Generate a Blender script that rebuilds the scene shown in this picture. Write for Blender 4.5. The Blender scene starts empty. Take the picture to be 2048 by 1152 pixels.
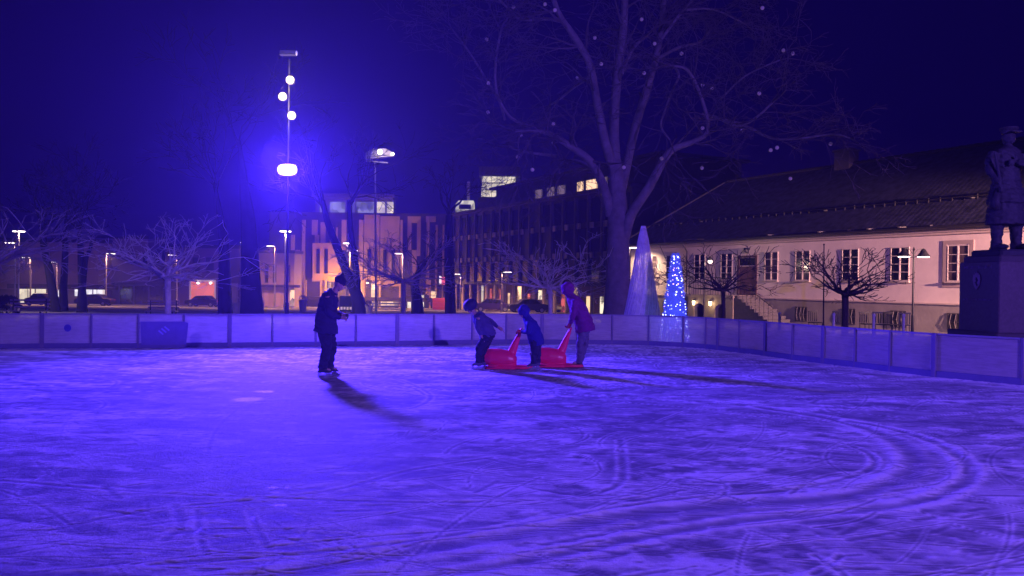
import bpy, math, random
import numpy as np
from mathutils import Vector, Matrix, noise as mnoise

C = bpy.context.scene
COL = C.collection
rnd = random.Random(7)
R = math.radians

# ------------------------------------------------------------------ camera
CAM_H = 1.7
F_PX = 1600.0
PITCH = R(-0.46)
ROLL = R(-0.70)
camd = bpy.data.cameras.new('camera')
cam = bpy.data.objects.new('camera', camd)
COL.objects.link(cam)
camd.sensor_width = 36.0
camd.lens = 36.0 * F_PX / 2048.0
camd.clip_end = 2000
cam.location = (0, 0, CAM_H)
Mcam = Matrix.Rotation(R(90) + PITCH, 3, 'X') @ Matrix.Rotation(-ROLL, 3, 'Z')
cam.rotation_euler = Mcam.to_euler()
C.camera = cam

# ------------------------------------------------------------------ world: night sky over a town
world = bpy.data.worlds.new("World")
C.world = world
world.use_nodes = True
wn = world.node_tree.nodes
wn['Background'].inputs[0].default_value = (0.0016, 0.0002, 0.037, 1)
wn['Background'].inputs[1].default_value = 1.0

C.view_settings.view_transform = 'Standard'
C.view_settings.look = 'None'
C.view_settings.exposure = 0
C.view_settings.gamma = 1
C.render.engine = 'CYCLES'
C.cycles.use_denoising = True
C.cycles.max_bounces = 6
C.cycles.diffuse_bounces = 2
C.cycles.glossy_bounces = 2
C.cycles.transmission_bounces = 4
C.cycles.transparent_max_bounces = 12
C.cycles.volume_bounces = 0
C.cycles.sample_clamp_indirect = 3.0
C.cycles.caustics_reflective = False
C.cycles.caustics_refractive = False

# ------------------------------------------------------------------ pixel helpers (photo pixels -> places at a real distance)
def ray(px, py):
    v = Mcam @ Vector(((px - 1024) / F_PX, (576 - py) / F_PX, -1))
    return v
def P(px, py, D):
    """the point that stands D metres ahead (world Y)"""
    v = ray(px, py)
    return Vector((v.x * D / v.y, D, CAM_H + v.z * D / v.y))
def G(px, py, z=0.0):
    v = ray(px, py)
    s = (z - CAM_H) / v.z
    return Vector((v.x * s, v.y * s, z))
def XD(px, D, py=600):
    return P(px, py, D).x
def gz(x, y):
    if y < 24: return -0.05
    return -0.05 - 0.025 * (min(y, 150) - 24)
def on_ground(px, D):
    p = P(px, 590, D)
    return Vector((p.x, D, gz(p.x, D)))

# ------------------------------------------------------------------ materials
MATS = {}
def mat(name, col, rough=0.7, metal=0.0, var=0.12, scale=6.0, emit=None, estr=0.0, bump=0.0, spec=0.5, bscale=None):
    if name in MATS: return MATS[name]
    m = bpy.data.materials.new(name); m.use_nodes = True
    nt = m.node_tree; b = nt.nodes['Principled BSDF']
    b.inputs['Roughness'].default_value = rough
    b.inputs['Metallic'].default_value = metal
    b.inputs['Specular IOR Level'].default_value = spec
    tc = nt.nodes.new('ShaderNodeTexCoord')
    ns = nt.nodes.new('ShaderNodeTexNoise'); ns.inputs['Scale'].default_value = scale
    ns.inputs['Detail'].default_value = 5; ns.inputs['Roughness'].default_value = 0.65
    nt.links.new(tc.outputs['Object'], ns.inputs['Vector'])
    mp = nt.nodes.new('ShaderNodeMapRange')
    mp.inputs[1].default_value = 0.25; mp.inputs[2].default_value = 0.75
    mp.inputs[3].default_value = 1 - var; mp.inputs[4].default_value = 1 + var
    nt.links.new(ns.outputs[0], mp.inputs[0])
    mx = nt.nodes.new('ShaderNodeVectorMath'); mx.operation = 'SCALE'
    mx.inputs[0].default_value = col[:3]
    nt.links.new(mp.outputs[0], mx.inputs['Scale'])
    nt.links.new(mx.outputs[0], b.inputs['Base Color'])
    if bump:
        n2 = nt.nodes.new('ShaderNodeTexNoise'); n2.inputs['Scale'].default_value = bscale or scale * 4
        n2.inputs['Detail'].default_value = 4
        nt.links.new(tc.outputs['Object'], n2.inputs['Vector'])
        bp = nt.nodes.new('ShaderNodeBump'); bp.inputs['Strength'].default_value = bump
        bp.inputs['Distance'].default_value = 0.02
        nt.links.new(n2.outputs[0], bp.inputs['Height'])
        nt.links.new(bp.outputs[0], b.inputs['Normal'])
    if emit:
        b.inputs['Emission Color'].default_value = (*emit, 1)
        b.inputs['Emission Strength'].default_value = estr
    MATS[name] = m
    return m

def emis(name, col, s):
    return mat(name, (0.6, 0.6, 0.6), 0.4, emit=col, estr=s, var=0.02)

def lit_room(name, col, s, scale=3.0, dark=0.35):
    """a lit window: light and darker things behind the glass"""
    if name in MATS: return MATS[name]
    m = bpy.data.materials.new(name); m.use_nodes = True
    nt = m.node_tree; b = nt.nodes['Principled BSDF']
    b.inputs['Base Color'].default_value = (0.05, 0.05, 0.06, 1)
    b.inputs['Roughness'].default_value = 0.2
    tc = nt.nodes.new('ShaderNodeTexCoord')
    mpn = nt.nodes.new('ShaderNodeMapping'); mpn.inputs['Scale'].default_value = (1.0, 1.0, 0.7)
    nt.links.new(tc.outputs['Object'], mpn.inputs[0])
    v = nt.nodes.new('ShaderNodeTexVoronoi'); v.distance = 'CHEBYCHEV'; v.inputs['Scale'].default_value = scale
    nt.links.new(mpn.outputs[0], v.inputs['Vector'])
    n = nt.nodes.new('ShaderNodeTexNoise'); n.inputs['Scale'].default_value = scale * 0.8
    nt.links.new(mpn.outputs[0], n.inputs['Vector'])
    sp = nt.nodes.new('ShaderNodeSeparateColor')
    nt.links.new(v.outputs['Color'], sp.inputs[0])
    ad = nt.nodes.new('ShaderNodeMath'); ad.operation = 'ADD'
    nt.links.new(sp.outputs[0], ad.inputs[0]); nt.links.new(n.outputs[0], ad.inputs[1])
    mr = nt.nodes.new('ShaderNodeMapRange'); mr.inputs[1].default_value = 0.45; mr.inputs[2].default_value = 1.2
    mr.inputs[3].default_value = s * dark; mr.inputs[4].default_value = s
    nt.links.new(ad.outputs[0], mr.inputs[0])
    b.inputs['Emission Color'].default_value = (*col, 1)
    nt.links.new(mr.outputs[0], b.inputs['Emission Strength'])
    MATS[name] = m
    return m

# ------------------------------------------------------------------ mesh collector
class MB:
    def __init__(s): s.v = []; s.f = []
    def add(s, vs, fs):
        o = len(s.v); s.v.extend([tuple(x) for x in vs]); s.f.extend([tuple(i + o for i in f) for f in fs]); return s
    def box(s, a, b, M=None):
        x0, y0, z0 = a; x1, y1, z1 = b
        vs = [(x0,y0,z0),(x1,y0,z0),(x1,y1,z0),(x0,y1,z0),(x0,y0,z1),(x1,y0,z1),(x1,y1,z1),(x0,y1,z1)]
        if M is not None: vs = [M @ Vector(p) for p in vs]
        return s.add(vs, [(0,3,2,1),(4,5,6,7),(0,1,5,4),(1,2,6,5),(2,3,7,6),(3,0,4,7)])
    def cbox(s, c, d, M=None):
        return s.box((c[0]-d[0]/2, c[1]-d[1]/2, c[2]-d[2]/2), (c[0]+d[0]/2, c[1]+d[1]/2, c[2]+d[2]/2), M)
    def bbox(s, a, b, bev=0.01, M=None):
        """box with chamfered vertical and top edges"""
        x0,y0,z0 = a; x1,y1,z1 = b; e = bev
        pts = [(x0+e,y0),(x1-e,y0),(x1,y0+e),(x1,y1-e),(x1-e,y1),(x0+e,y1),(x0,y1-e),(x0,y0+e)]
        cx, cy = (x0+x1)/2, (y0+y1)/2
        top = [(x + (e if x < cx else -e)*0.7, y + (e if y < cy else -e)*0.7) for x, y in pts]
        vs = [(x,y,z0) for x,y in pts] + [(x,y,z1-e) for x,y in pts] + [(x,y,z1) for x,y in top]
        fs = [tuple(range(7,-1,-1)), tuple(range(16,24))]
        for k in range(8):
            j = (k+1) % 8
            fs += [(k,j,8+j,8+k),(8+k,8+j,16+j,16+k)]
        if M is not None: vs = [M @ Vector(p) for p in vs]
        return s.add(vs, fs)
    def tube(s, path, rad, n=8, cap=True):
        path = [Vector(p) for p in path]
        if not hasattr(rad, '__len__'): rad = [rad] * len(path)
        vs = []; fs = []; up = None
        for i, p in enumerate(path):
            t = (path[min(i+1, len(path)-1)] - path[max(i-1, 0)])
            if t.length < 1e-9: t = Vector((0,0,1))
            t.normalize()
            if up is None:
                a = Vector((0,1,0)) if abs(t.y) < 0.9 else Vector((1,0,0))
                up = t.cross(a).normalized()
            else:
                up = (up - t * up.dot(t))
                if up.length < 1e-6: up = t.orthogonal()
                up.normalize()
            w = t.cross(up)
            for k in range(n):
                an = 2*math.pi*k/n
                vs.append(p + (up*math.cos(an) + w*math.sin(an)) * rad[i])
        for i in range(len(path)-1):
            for k in range(n):
                j = (k+1) % n
                fs.append((i*n+k, i*n+j, (i+1)*n+j, (i+1)*n+k))
        if cap:
            fs.append(tuple(range(n-1,-1,-1))); fs.append(tuple(range((len(path)-1)*n, len(path)*n)))
        return s.add(vs, fs)
    def sweep(s, rings, n=16):
        """rings: (centre, half-depth in the x/z plane, half-width along y, optional tangent) for figures seen in profile"""
        vs = []; fs = []; m = len(rings)
        Y = Vector((0,1,0))
        for i, r in enumerate(rings):
            c = Vector(r[0])
            t = Vector(rings[min(i+1,m-1)][0]) - Vector(rings[max(i-1,0)][0])
            if len(r) > 3: t = Vector(r[3])
            t.normalize(); w = (Y - t*Y.dot(t)).normalized(); u = w.cross(t)
            for k in range(n):
                an = 2*math.pi*k/n
                vs.append(c + u*math.cos(an)*r[1] + w*math.sin(an)*r[2])
        for i in range(m-1):
            for k in range(n):
                j = (k+1) % n
                fs.append((i*n+k, i*n+j, (i+1)*n+j, (i+1)*n+k))
        fs.append(tuple(range(n-1,-1,-1))); fs.append(tuple(range((m-1)*n, m*n)))
        return s.add(vs, fs)
    def lathe(s, prof, c=(0,0,0), n=20, M=None):
        vs = []; fs = []
        for (r, z) in prof:
            for k in range(n):
                an = 2*math.pi*k/n
                vs.append((c[0]+r*math.cos(an), c[1]+r*math.sin(an), c[2]+z))
        for i in range(len(prof)-1):
            for k in range(n):
                j = (k+1) % n
                fs.append((i*n+k, i*n+j, (i+1)*n+j, (i+1)*n+k))
        fs.append(tuple(range(n-1,-1,-1))); fs.append(tuple(range((len(prof)-1)*n, len(prof)*n)))
        if M is not None: vs = [M @ Vector(p) for p in vs]
        return s.add(vs, fs)
    def ell(s, c, r, n=14, m=9, M=None):
        vs = []; fs = []
        c = Vector(c)
        if M is None: M = Matrix.Identity(3)
        vs.append(c + M @ Vector((0,0,-r[2])))
        for i in range(1, m):
            ph = -math.pi/2 + math.pi*i/m
            for k in range(n):
                an = 2*math.pi*k/n
                vs.append(c + M @ Vector((r[0]*math.cos(ph)*math.cos(an), r[1]*math.cos(ph)*math.sin(an), r[2]*math.sin(ph))))
        vs.append(c + M @ Vector((0,0,r[2])))
        for k in range(n):
            j = (k+1) % n
            fs.append((0, 1+j, 1+k)); fs.append((len(vs)-1, 1+(m-2)*n+k, 1+(m-2)*n+j))
            for i in range(m-2):
                fs.append((1+i*n+k, 1+i*n+j, 1+(i+1)*n+j, 1+(i+1)*n+k))
        return s.add(vs, fs)
    def prism(s, poly, h0, h1, axis='y', M=None):
        """poly of (x,z) pushed along y, or (x,y) along z"""
        if axis == 'y': A = [(x,h0,z) for x,z in poly]; B = [(x,h1,z) for x,z in poly]
        else: A = [(x,y,h0) for x,y in poly]; B = [(x,y,h1) for x,y in poly]
        n = len(poly); vs = A + B
        if M is not None: vs = [M @ Vector(p) for p in vs]
        fs = [tuple(range(n)), tuple(range(2*n-1, n-1, -1))]
        for k in range(n):
            j = (k+1) % n
            fs.append((k, k+n, j+n, j))
        return s.add(vs, fs)
    def build(s, name, m, parent=None, loc=None, smooth=False):
        o0 = Vector(loc) if loc is not None else Vector((0,0,0))
        if loc is None and parent is not None:
            top = parent
            while top.parent is not None: top = top.parent
            if top.get('world_space'): o0 = top.location.copy()
        me = bpy.data.meshes.new(name)
        me.from_pydata([tuple(Vector(p) - o0) for p in s.v], [], s.f)
        me.update()
        if smooth:
            me.polygons.foreach_set('use_smooth', [True]*len(me.polygons))
        ob = bpy.data.objects.new(name, me)
        COL.objects.link(ob)
        if m: me.materials.append(m)
        if parent is not None:
            ob.parent = parent
        elif loc is not None:
            ob.location = loc
        return ob

def tag(o, label=None, cat=None, group=None, kind=None):
    if label: o['label'] = label
    if cat: o['category'] = cat
    if group: o['group'] = group
    if kind: o['kind'] = kind
    return o
def thing(name, label, cat, loc=(0,0,0), rz=0.0, group=None):
    o = bpy.data.objects.new(name, None); COL.objects.link(o)
    o.empty_display_size = 0.3
    o.location = loc; o.rotation_euler = (0,0,rz)
    return tag(o, label, cat, group)
def wthing(name, label, cat, loc, group=None):
    """parts are given in world coordinates and stored relative to the thing's base"""
    o = thing(name, label, cat, loc, 0, group); o['world_space'] = 1
    WS.append(o)
    return o
WS = []
def copy_tree(o, parent=None):
    c = o.copy(); COL.objects.link(c); c.parent = parent
    for ch in list(o.children): copy_tree(ch, c)
    return c
def light(name, kind, loc, col, power, parent=None, target=None, size=0.1, angle=120, blend=0.6):
    d = bpy.data.lights.new(name, kind); d.color = col; d.energy = power
    d.shadow_soft_size = size
    if kind == 'SPOT': d.spot_size = R(angle); d.spot_blend = blend
    o = bpy.data.objects.new(name, d); COL.objects.link(o); o.location = loc
    if target is not None:
        o.rotation_euler = (Vector(target) - Vector(loc)).to_track_quat('-Z', 'Y').to_euler()
    if parent is not None:
        o.parent = parent; o.location = Vector(loc) - parent.location
    return o
def remesh(mb, name, m, parent, vox=0.012, smooth_it=4, loc=None, fold=0.0, seed=0):
    ob = mb.build(name, m, parent, loc=loc)
    md = ob.modifiers.new('r', 'REMESH'); md.mode = 'VOXEL'; md.voxel_size = vox; md.use_smooth_shade = True
    if smooth_it:
        sm = ob.modifiers.new('s', 'SMOOTH'); sm.factor = 0.5; sm.iterations = smooth_it
    dg = bpy.context.evaluated_depsgraph_get(); dg.update()
    me = bpy.data.meshes.new_from_object(ob.evaluated_get(dg))
    if fold:
        nv = len(me.vertices); cs = np.empty(nv*3, np.float32); me.vertices.foreach_get('co', cs); cs = cs.reshape(-1,3)
        ns = np.array([tuple(v.normal) for v in me.vertices], np.float32)
        for i in range(nv):
            x, y, z = cs[i]
            a = mnoise.noise(Vector((x*5+seed, y*5, z*13+x*6))); b = mnoise.noise(Vector((x*12, y*12+seed, z*16)))
            cs[i] += ns[i]*fold*((1-abs(a)*2.2)*.8 + b*.5 - .4)
        me.vertices.foreach_set('co', cs.ravel()); me.update()
    ob.modifiers.clear(); old = ob.data; ob.data = me; me.name = name
    bpy.data.meshes.remove(old)
    if not me.materials: me.materials.append(m)
    return ob

def join_path(pts, sub=4):
    """Catmull-Rom through the points"""
    pts = [Vector(p) for p in pts]
    out = []
    for i in range(len(pts)-1):
        p0 = pts[max(i-1,0)]; p1 = pts[i]; p2 = pts[i+1]; p3 = pts[min(i+2,len(pts)-1)]
        for k in range(sub):
            t = k/sub
            out.append(0.5*((2*p1)+(p2-p0)*t+(2*p0-5*p1+4*p2-p3)*t*t+(3*p1-p0-3*p2+p3)*t**3))
    out.append(pts[-1])
    return out
# ================================================================== THE SETTING
# ---- fence line: (pixel column, distance)
FENCE = [(-420,17.4),(-200,17.9),(-10,18.3),(85,18.6),(183,18.8),(277,19.0),(368,19.3),(460,19.5),(545,19.8),(632,20.1),(712,20.4),(795,20.7),
         (868,21.0),(945,21.4),(1013,21.7),(1085,21.8),(1155,21.9),(1225,21.9),(1298,21.8),(1367,21.4),(1413,20.9),(1437,20.5),(1480,19.8),
         (1532,19.0),(1587,18.1),(1648,17.3),(1712,16.6),(1782,15.8),(1870,15.0)]
FP = [Vector((XD(px, D), D, 0)) for px, D in FENCE]
FP_SOLID = [FP[-1], Vector((XD(2048,13.9),13.9,0)), Vector((XD(2260,12.7),12.7,0)), Vector((10.6,10.6,0)), Vector((11.2,8.4,0)), Vector((11.3,5.4,0)), Vector((11.3,1.0,0))]
_fx = np.array([p.x for p in FP] + [p.x for p in FP_SOLID[1:5]]); _fy = np.array([p.y for p in FP] + [p.y for p in FP_SOLID[1:5]])

# ---- ice: one relief sheet, cut by blades and dusted with scraped snow
def vnoise(X, Y, seed):
    xi = np.floor(X).astype(np.int64); yi = np.floor(Y).astype(np.int64)
    fx = X - xi; fy = Y - yi
    fx = fx*fx*(3-2*fx); fy = fy*fy*(3-2*fy)
    def h(a, b):
        n = (a*374761393 + b*668265263 + seed*982451653) & 0xFFFFFFFF
        n = ((n ^ (n >> 13)) * 1274126177) & 0xFFFFFFFF
        n = n ^ (n >> 16)
        return (n & 0xFFFF) / 65535.0
    return (h(xi,yi)*(1-fx)+h(xi+1,yi)*fx)*(1-fy) + (h(xi,yi+1)*(1-fx)+h(xi+1,yi+1)*fx)*fy
def fbm(X, Y, seed, o=4, g=0.5):
    a = 1.0; s = 0; t = 0
    for k in range(o):
        s = s + a*vnoise(X*2**k + 17.3*k, Y*2**k + 5.1*k, seed+k); t += a; a *= g
    return s/t

NX, NY = 1180, 860
xs = np.linspace(-15.5, 11.2, NX)
Fx = np.interp(xs, _fx, _fy)
near = np.linspace(-7.0, 3.0, 40)[:-1]
t = np.linspace(0, 1, NY)
inv = 1/3.0 + (1/Fx[:,None] - 1/3.0) * t[None,:]
Yg = np.concatenate([np.repeat(near[None,:], NX, 0), 1/inv], axis=1)
Xg = np.repeat(xs[:,None], Yg.shape[1], 1)
NR = Yg.shape[1]
# wandering coordinates so streaks are not ruler straight
wx = Xg + 0.35*(fbm(Xg*0.35, Yg*0.35, 3, 3)-0.5)*2
wy = Yg + 0.35*(fbm(Xg*0.3, Yg*0.3, 9, 3)-0.5)*2
ang = 0.16
U = wx*math.cos(ang) + wy*math.sin(ang); V = -wx*math.sin(ang) + wy*math.cos(ang)
streak = fbm(U*1.6, V*6.0, 21, 5, 0.62)
streak2 = fbm((wx*0.9-wy*0.42)*2.2, (wx*0.42+wy*0.9)*6.0, 77, 4, 0.62)
blot = fbm(Xg*0.7, Yg*0.9, 40, 4)
lumps = fbm(wx*5.0, wy*8.0, 51, 5, 0.66)
fine = fbm(Xg*21, Yg*24, 63, 2)
snow = 0.26*streak + 0.22*streak2 + 0.30*(blot-0.5) + 0.62*lumps - 0.08
scrape = np.clip((fbm(wx*0.55+3, wy*1.5+8, 131, 4, 0.6)-0.40)/0.16, 0, 1)
heaps = np.clip((fbm(wx*2.0+9, wy*4.4+4, 91, 6, 0.66)-0.535)/0.045, 0, 1)*(0.55+0.9*lumps)
snow = np.clip(0.50*np.clip((snow-0.36)/0.20, 0, 1) + 0.55*heaps, 0, 1)
snow = np.clip(snow*(0.42+0.58*scrape) + 0.30*np.clip((7.5-Yg)/2.5, 0, 1)*np.clip((lumps-0.42)*5, 0, 1), 0, 1)
Hh = 0.0055*(snow-0.4) * (0.3+1.4*lumps) + 0.0045*(fine-0.5)*(0.4+snow) + 0.006*(blot-0.5) + 0.003*(streak-0.5)

def stamp(path, width, depth, ridge, dsnow=0.0, rs=0.5):
    """press a groove along a path, with scraped snow heaped along its sides"""
    pts = np.array([(p[0], p[1]) for p in path])
    reach = width*3.2 + 0.02
    x0, y0 = pts.min(0)-reach; x1, y1 = pts.max(0)+reach
    i0, i1 = np.searchsorted(xs, x0), np.searchsorted(xs, x1)
    if i1-i0 < 2: return
    Ys = Yg[i0:i1]
    rows = np.where((Ys.max(0) > y0) & (Ys.min(0) < y1))[0]
    if len(rows) < 2: return
    r0, r1 = rows[0], rows[-1]+1
    Xs = Xg[i0:i1, r0:r1]; Ys = Yg[i0:i1, r0:r1]
    d2 = np.full(Xs.shape, 1e9)
    for k in range(len(pts)-1):
        a = pts[k]; b = pts[k+1]; ab = b-a; L = ab@ab
        if L < 1e-9: continue
        tt = np.clip(((Xs-a[0])*ab[0]+(Ys-a[1])*ab[1])/L, 0, 1)
        d2 = np.minimum(d2, (Xs-a[0]-tt*ab[0])**2+(Ys-a[1]-tt*ab[1])**2)
    d = np.sqrt(d2)/width
    g = np.exp(-d**2*1.4)
    rr = np.exp(-((d-1.75)**2)*2.2)
    nn = 0.35 + 1.3*lumps[i0:i1, r0:r1]
    Hh[i0:i1, r0:r1] += .25*(-depth*g + ridge*rr*nn)
    snow[i0:i1, r0:r1] = np.clip(snow[i0:i1, r0:r1]*(1-0.75*g*min(1,dsnow)) + .75*rs*rr*nn, 0, 1)
def gpath(px): 
    return join_path([G(x,y) for x,y in px], 5)
# the machine's turning tracks seen in the photo
T = gpath([(-60,1235),(300,1190),(560,1150),(800,1110),(1024,1070),(1250,1032),(1450,1008),(1600,1000),(1720,985),(1800,955),(1825,925),(1800,890),(1740,860),(1650,835),(1520,815)])
stamp(T, 0.085, 0.022, 0.024, 1.0, 0.8)
T = gpath([(300,1130),(700,1098),(1024,1052),(1250,1012),(1420,992),(1560,982),(1680,960),(1740,938),(1748,918),(1725,900),(1680,885)])
stamp(T, 0.03, 0.016, 0.014, 1.0, 0.9)
T = gpath([(600,1210),(900,1150),(1150,1102),(1350,1062),(1540,1035),(1700,1022),(1850,1000),(1925,965),(1935,930),(1880,890),(1800,862),(1700,842)])
stamp(T, 0.06, 0.020, 0.020, 1.0, 0.9)
T = gpath([(1024,1080),(1300,1036),(1500,1012),(1640,1005),(1760,985),(1850,945),(1850,915),(1800,880)])
stamp(T, 0.13, 0.010, 0.006, 0.8, 0.3)
for pl, w in [([(1580,990),(1610,968),(1660,950),(1720,945)],.02), ([(1240,880),(1245,930),(1240,965),(1200,985)],.03),
          ([(1400,1000),(1440,995),(1452,975),(1440,960)],.018), ([(1120,935),(1250,942),(1290,950)],.016),
          ([(395,1020),(400,1070),(410,1110)],.02), ([(500,1020),(520,1070),(540,1100)],.022), ([(350,1010),(362,1050),(330,1080)],.03),
          ([(1290,965),(1345,975),(1348,990)],.015), ([(1440,900),(1520,912),(1560,905),(1565,895)],.018),
          ([(720,745),(800,760),(860,790),(830,815),(760,820)],.03),([(740,760),(820,775),(850,790)],.03),
          ([(1620,1150),(1660,1130),(1680,1110)],.02), ([(1630,1110),(1690,1150)],.02), ([(100,1060),(300,1020),(640,985),(820,940),(980,915)],.03),
          ([(0,960),(300,985),(650,1000),(900,1005),(1100,1000)],.03), ([(780,965),(900,950),(1100,925)],.02)]:
    stamp(gpath(pl), w, 0.012, 0.010, 1.0, 0.7)
rs_ = random.Random(11)
for k in range(1000):   # blade cuts: long shallow arcs
    cx = rs_.uniform(-9, 10); cy = rs_.uniform(3.6, 21) if k % 3 else rs_.uniform(3.6, 9)
    rad = rs_.choice([1.2, 2.5, 5, 9, 16]) * rs_.uniform(.7, 1.3)
    a0 = rs_.gauss(0.1, 0.5) + rs_.choice([0, math.pi]) + math.pi/2
    L = rs_.uniform(0.5, 3.4)
    sgn = rs_.choice([-1, 1]); pts = []
    n = 12
    for j in range(n+1):
        a = a0 + sgn*(j/n-0.5)*L/rad
        pts.append((cx + sgn*(rad*math.cos(a)-rad*math.cos(a0)), cy + sgn*(rad*math.sin(a)-rad*math.sin(a0))))
    sc = 1 + max(0, cy-7)*0.09
    stamp(pts, rs_.uniform(.008,.016)*sc, rs_.uniform(.004,.010)*sc, rs_.uniform(.002,.008)*sc, 1.0, rs_.uniform(.2,.8))
for k in range(2600):   # short nicks and crumbs
    cx = rs_.uniform(-9, 10); cy = 3.6 + 17*rs_.random()**1.6
    a = rs_.gauss(0.1, 0.45); L = rs_.uniform(.1, .5)
    pts = [(cx, cy), (cx+L*math.cos(a), cy+L*math.sin(a))]
    sc = 1 + max(0, cy-7)*0.08
    if k % 2: stamp(pts, rs_.uniform(.010,.03)*sc, rs_.uniform(.003,.009), .003, 1.0, .3)
    else: stamp(pts, rs_.uniform(.012,.035)*sc, -rs_.uniform(.003,.010), .0, -1.0, .0); 
# packed snow at the foot of the boards
edge = np.clip(1-(np.interp(Xg, _fx, _fy)-Yg)/1.6, 0, 1)
snow = np.clip(snow + edge*0.35*(0.5+lumps), 0, 1)
Hh += 0.02*edge**3*lumps
# wet film spots near the middle of the frame
wet = np.zeros_like(snow)
for px, py, rx, ry in [(495,799,.24,.22),(528,783,.16,.12),(546,975,.05,.05),(552,985,.04,.04),(560,1010,.07,.04),(575,975,.03,.03),(640,1005,.02,.03),(398,1060,.012,.08),(505,1035,.012,.06),(580,846,.08,.02)]:
    c = G(px, py)
    q = ((Xg-c.x)/rx)**2 + ((Yg-c.y)/ry)**2 + 1.2*(lumps-0.5)
    wet = np.maximum(wet, np.clip((1-q)*2.5, 0, 1))
Hh = Hh*(1-0.75*wet)
me = bpy.data.meshes.new('ice')
nv = NX*NR
co = np.empty((nv,3), np.float32); co[:,0] = Xg.ravel(); co[:,1] = Yg.ravel(); co[:,2] = Hh.ravel()
ii = (np.arange(NX-1)[:,None]*NR + np.arange(NR-1)[None,:]).ravel()
quads = np.stack([ii, ii+NR, ii+NR+1, ii+1], 1).astype(np.int32)
me.vertices.add(nv); me.vertices.foreach_set('co', co.ravel())
me.loops.add(quads.size); me.loops.foreach_set('vertex_index', quads.ravel())
me.polygons.add(len(quads)); me.polygons.foreach_set('loop_start', np.arange(0, quads.size, 4, dtype=np.int32))
me.polygons.foreach_set('use_smooth', np.ones(len(quads), bool))
me.update(calc_edges=True)
for nm, arr in (('snow', snow), ('wet', wet)):
    at = me.attributes.new(nm, 'FLOAT', 'POINT'); at.data.foreach_set('value', arr.astype(np.float32).ravel())
m = bpy.data.materials.new('scraped_ice'); m.use_nodes = True
nt = m.node_tree; b = nt.nodes['Principled BSDF']
def attr(nm):
    a = nt.nodes.new('ShaderNodeAttribute'); a.attribute_name = nm; return a.outputs['Fac']
def mrange(src, a, b_, c, d):
    q = nt.nodes.new('ShaderNodeMapRange'); nt.links.new(src, q.inputs[0])
    for i, v in enumerate((a, b_, c, d)): q.inputs[i+1].default_value = v
    return q.outputs[0]
cr = nt.nodes.new('ShaderNodeMix'); cr.data_type = 'RGBA'
cr.inputs[6].default_value = (0.23, 0.23, 0.28, 1); cr.inputs[7].default_value = (0.90, 0.90, 0.90, 1)
nt.links.new(attr('snow'), cr.inputs[0]); nt.links.new(cr.outputs[2], b.inputs['Base Color'])
rg = nt.nodes.new('ShaderNodeMath'); rg.operation = 'SUBTRACT'
nt.links.new(mrange(attr('snow'), 0, 1, 0.62, 0.90), rg.inputs[0]); nt.links.new(mrange(attr('wet'), 0, 1, 0, 0.30), rg.inputs[1])
nt.links.new(rg.outputs[0], b.inputs['Roughness'])
b.inputs['Specular IOR Level'].default_value = 0.05
tcn = nt.nodes.new('ShaderNodeTexCoord'); nz = nt.nodes.new('ShaderNodeTexNoise'); nz.inputs['Scale'].default_value = 30; nz.inputs['Detail'].default_value = 6; nz.inputs['Roughness'].default_value = .7
nt.links.new(tcn.outputs['Object'], nz.inputs['Vector'])
bp = nt.nodes.new('ShaderNodeBump'); bp.inputs['Distance'].default_value = 0.02; bp.inputs['Strength'].default_value = 0.7
nt.links.new(nz.outputs[0], bp.inputs['Height']); nt.links.new(bp.outputs[0], b.inputs['Normal'])
me.materials.append(m)
ice = bpy.data.objects.new('ice', me); COL.objects.link(ice); tag(ice, 'scraped rink ice with blade cuts and loose snow', None, None, 'structure')

# ---- square outside the boards: snowy paving falling gently away
gx = sorted(set(list(np.linspace(-260,-60,21)) + list(np.linspace(-60,60,61)) + list(np.linspace(60,260,21))))
gy = sorted(set(list(np.linspace(-60,24,15)) + list(np.linspace(24,150,64)) + list(np.linspace(150,300,16))))
vs = []; fs = []
for x in gx:
    for y in gy:
        vs.append((x, y, gz(x,y) + 0.02*(mnoise.noise(Vector((x*.3,y*.3,0))))*(1 if y > 26 else 0)))
n = len(gy)
for i in range(len(gx)-1):
    for j in range(n-1):
        fs.append((i*n+j, (i+1)*n+j, (i+1)*n+j+1, i*n+j+1))
g = MB(); g.add(vs, fs)
gm = bpy.data.materials.new('trodden_snow_paving'); gm.use_nodes = True
nt = gm.node_tree; b = nt.nodes['Principled BSDF']; b.inputs['Roughness'].default_value = 0.75
tcn = nt.nodes.new('ShaderNodeTexCoord'); nz = nt.nodes.new('ShaderNodeTexNoise'); nz.inputs['Scale'].default_value = 0.22; nz.inputs['Detail'].default_value = 8; nz.inputs['Roughness'].default_value = 0.7
nt.links.new(tcn.outputs['Object'], nz.inputs['Vector'])
rp = nt.nodes.new('ShaderNodeValToRGB'); rp.color_ramp.elements[0].position = .42; rp.color_ramp.elements[1].position = .6
rp.color_ramp.elements[0].color = (.09,.085,.085,1); rp.color_ramp.elements[1].color = (.5,.5,.52,1)
nt.links.new(nz.outputs[0], rp.inputs[0]); nt.links.new(rp.outputs[0], b.inputs['Base Color'])
tag(g.build('ground', gm), 'snow dusted square falling away behind the rink', None, None, 'structure')

road = MB()
rx = np.linspace(-150, 60, 60)
for i in range(len(rx)-1):
    for (y0, y1) in [(96, 101), (101, 106)]:
        road.add([(rx[i],y0,gz(0,y0)+.03),(rx[i+1],y0,gz(0,y0)+.03),(rx[i+1],y1,gz(0,y1)+.03),(rx[i],y1,gz(0,y1)+.03)], [(0,1,2,3)])
tag(road.build('road', mat('wet_asphalt', (.05,.05,.052), .45, var=.3, scale=.8)), 'dark wet street beyond the square', None, None, 'structure')

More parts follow.
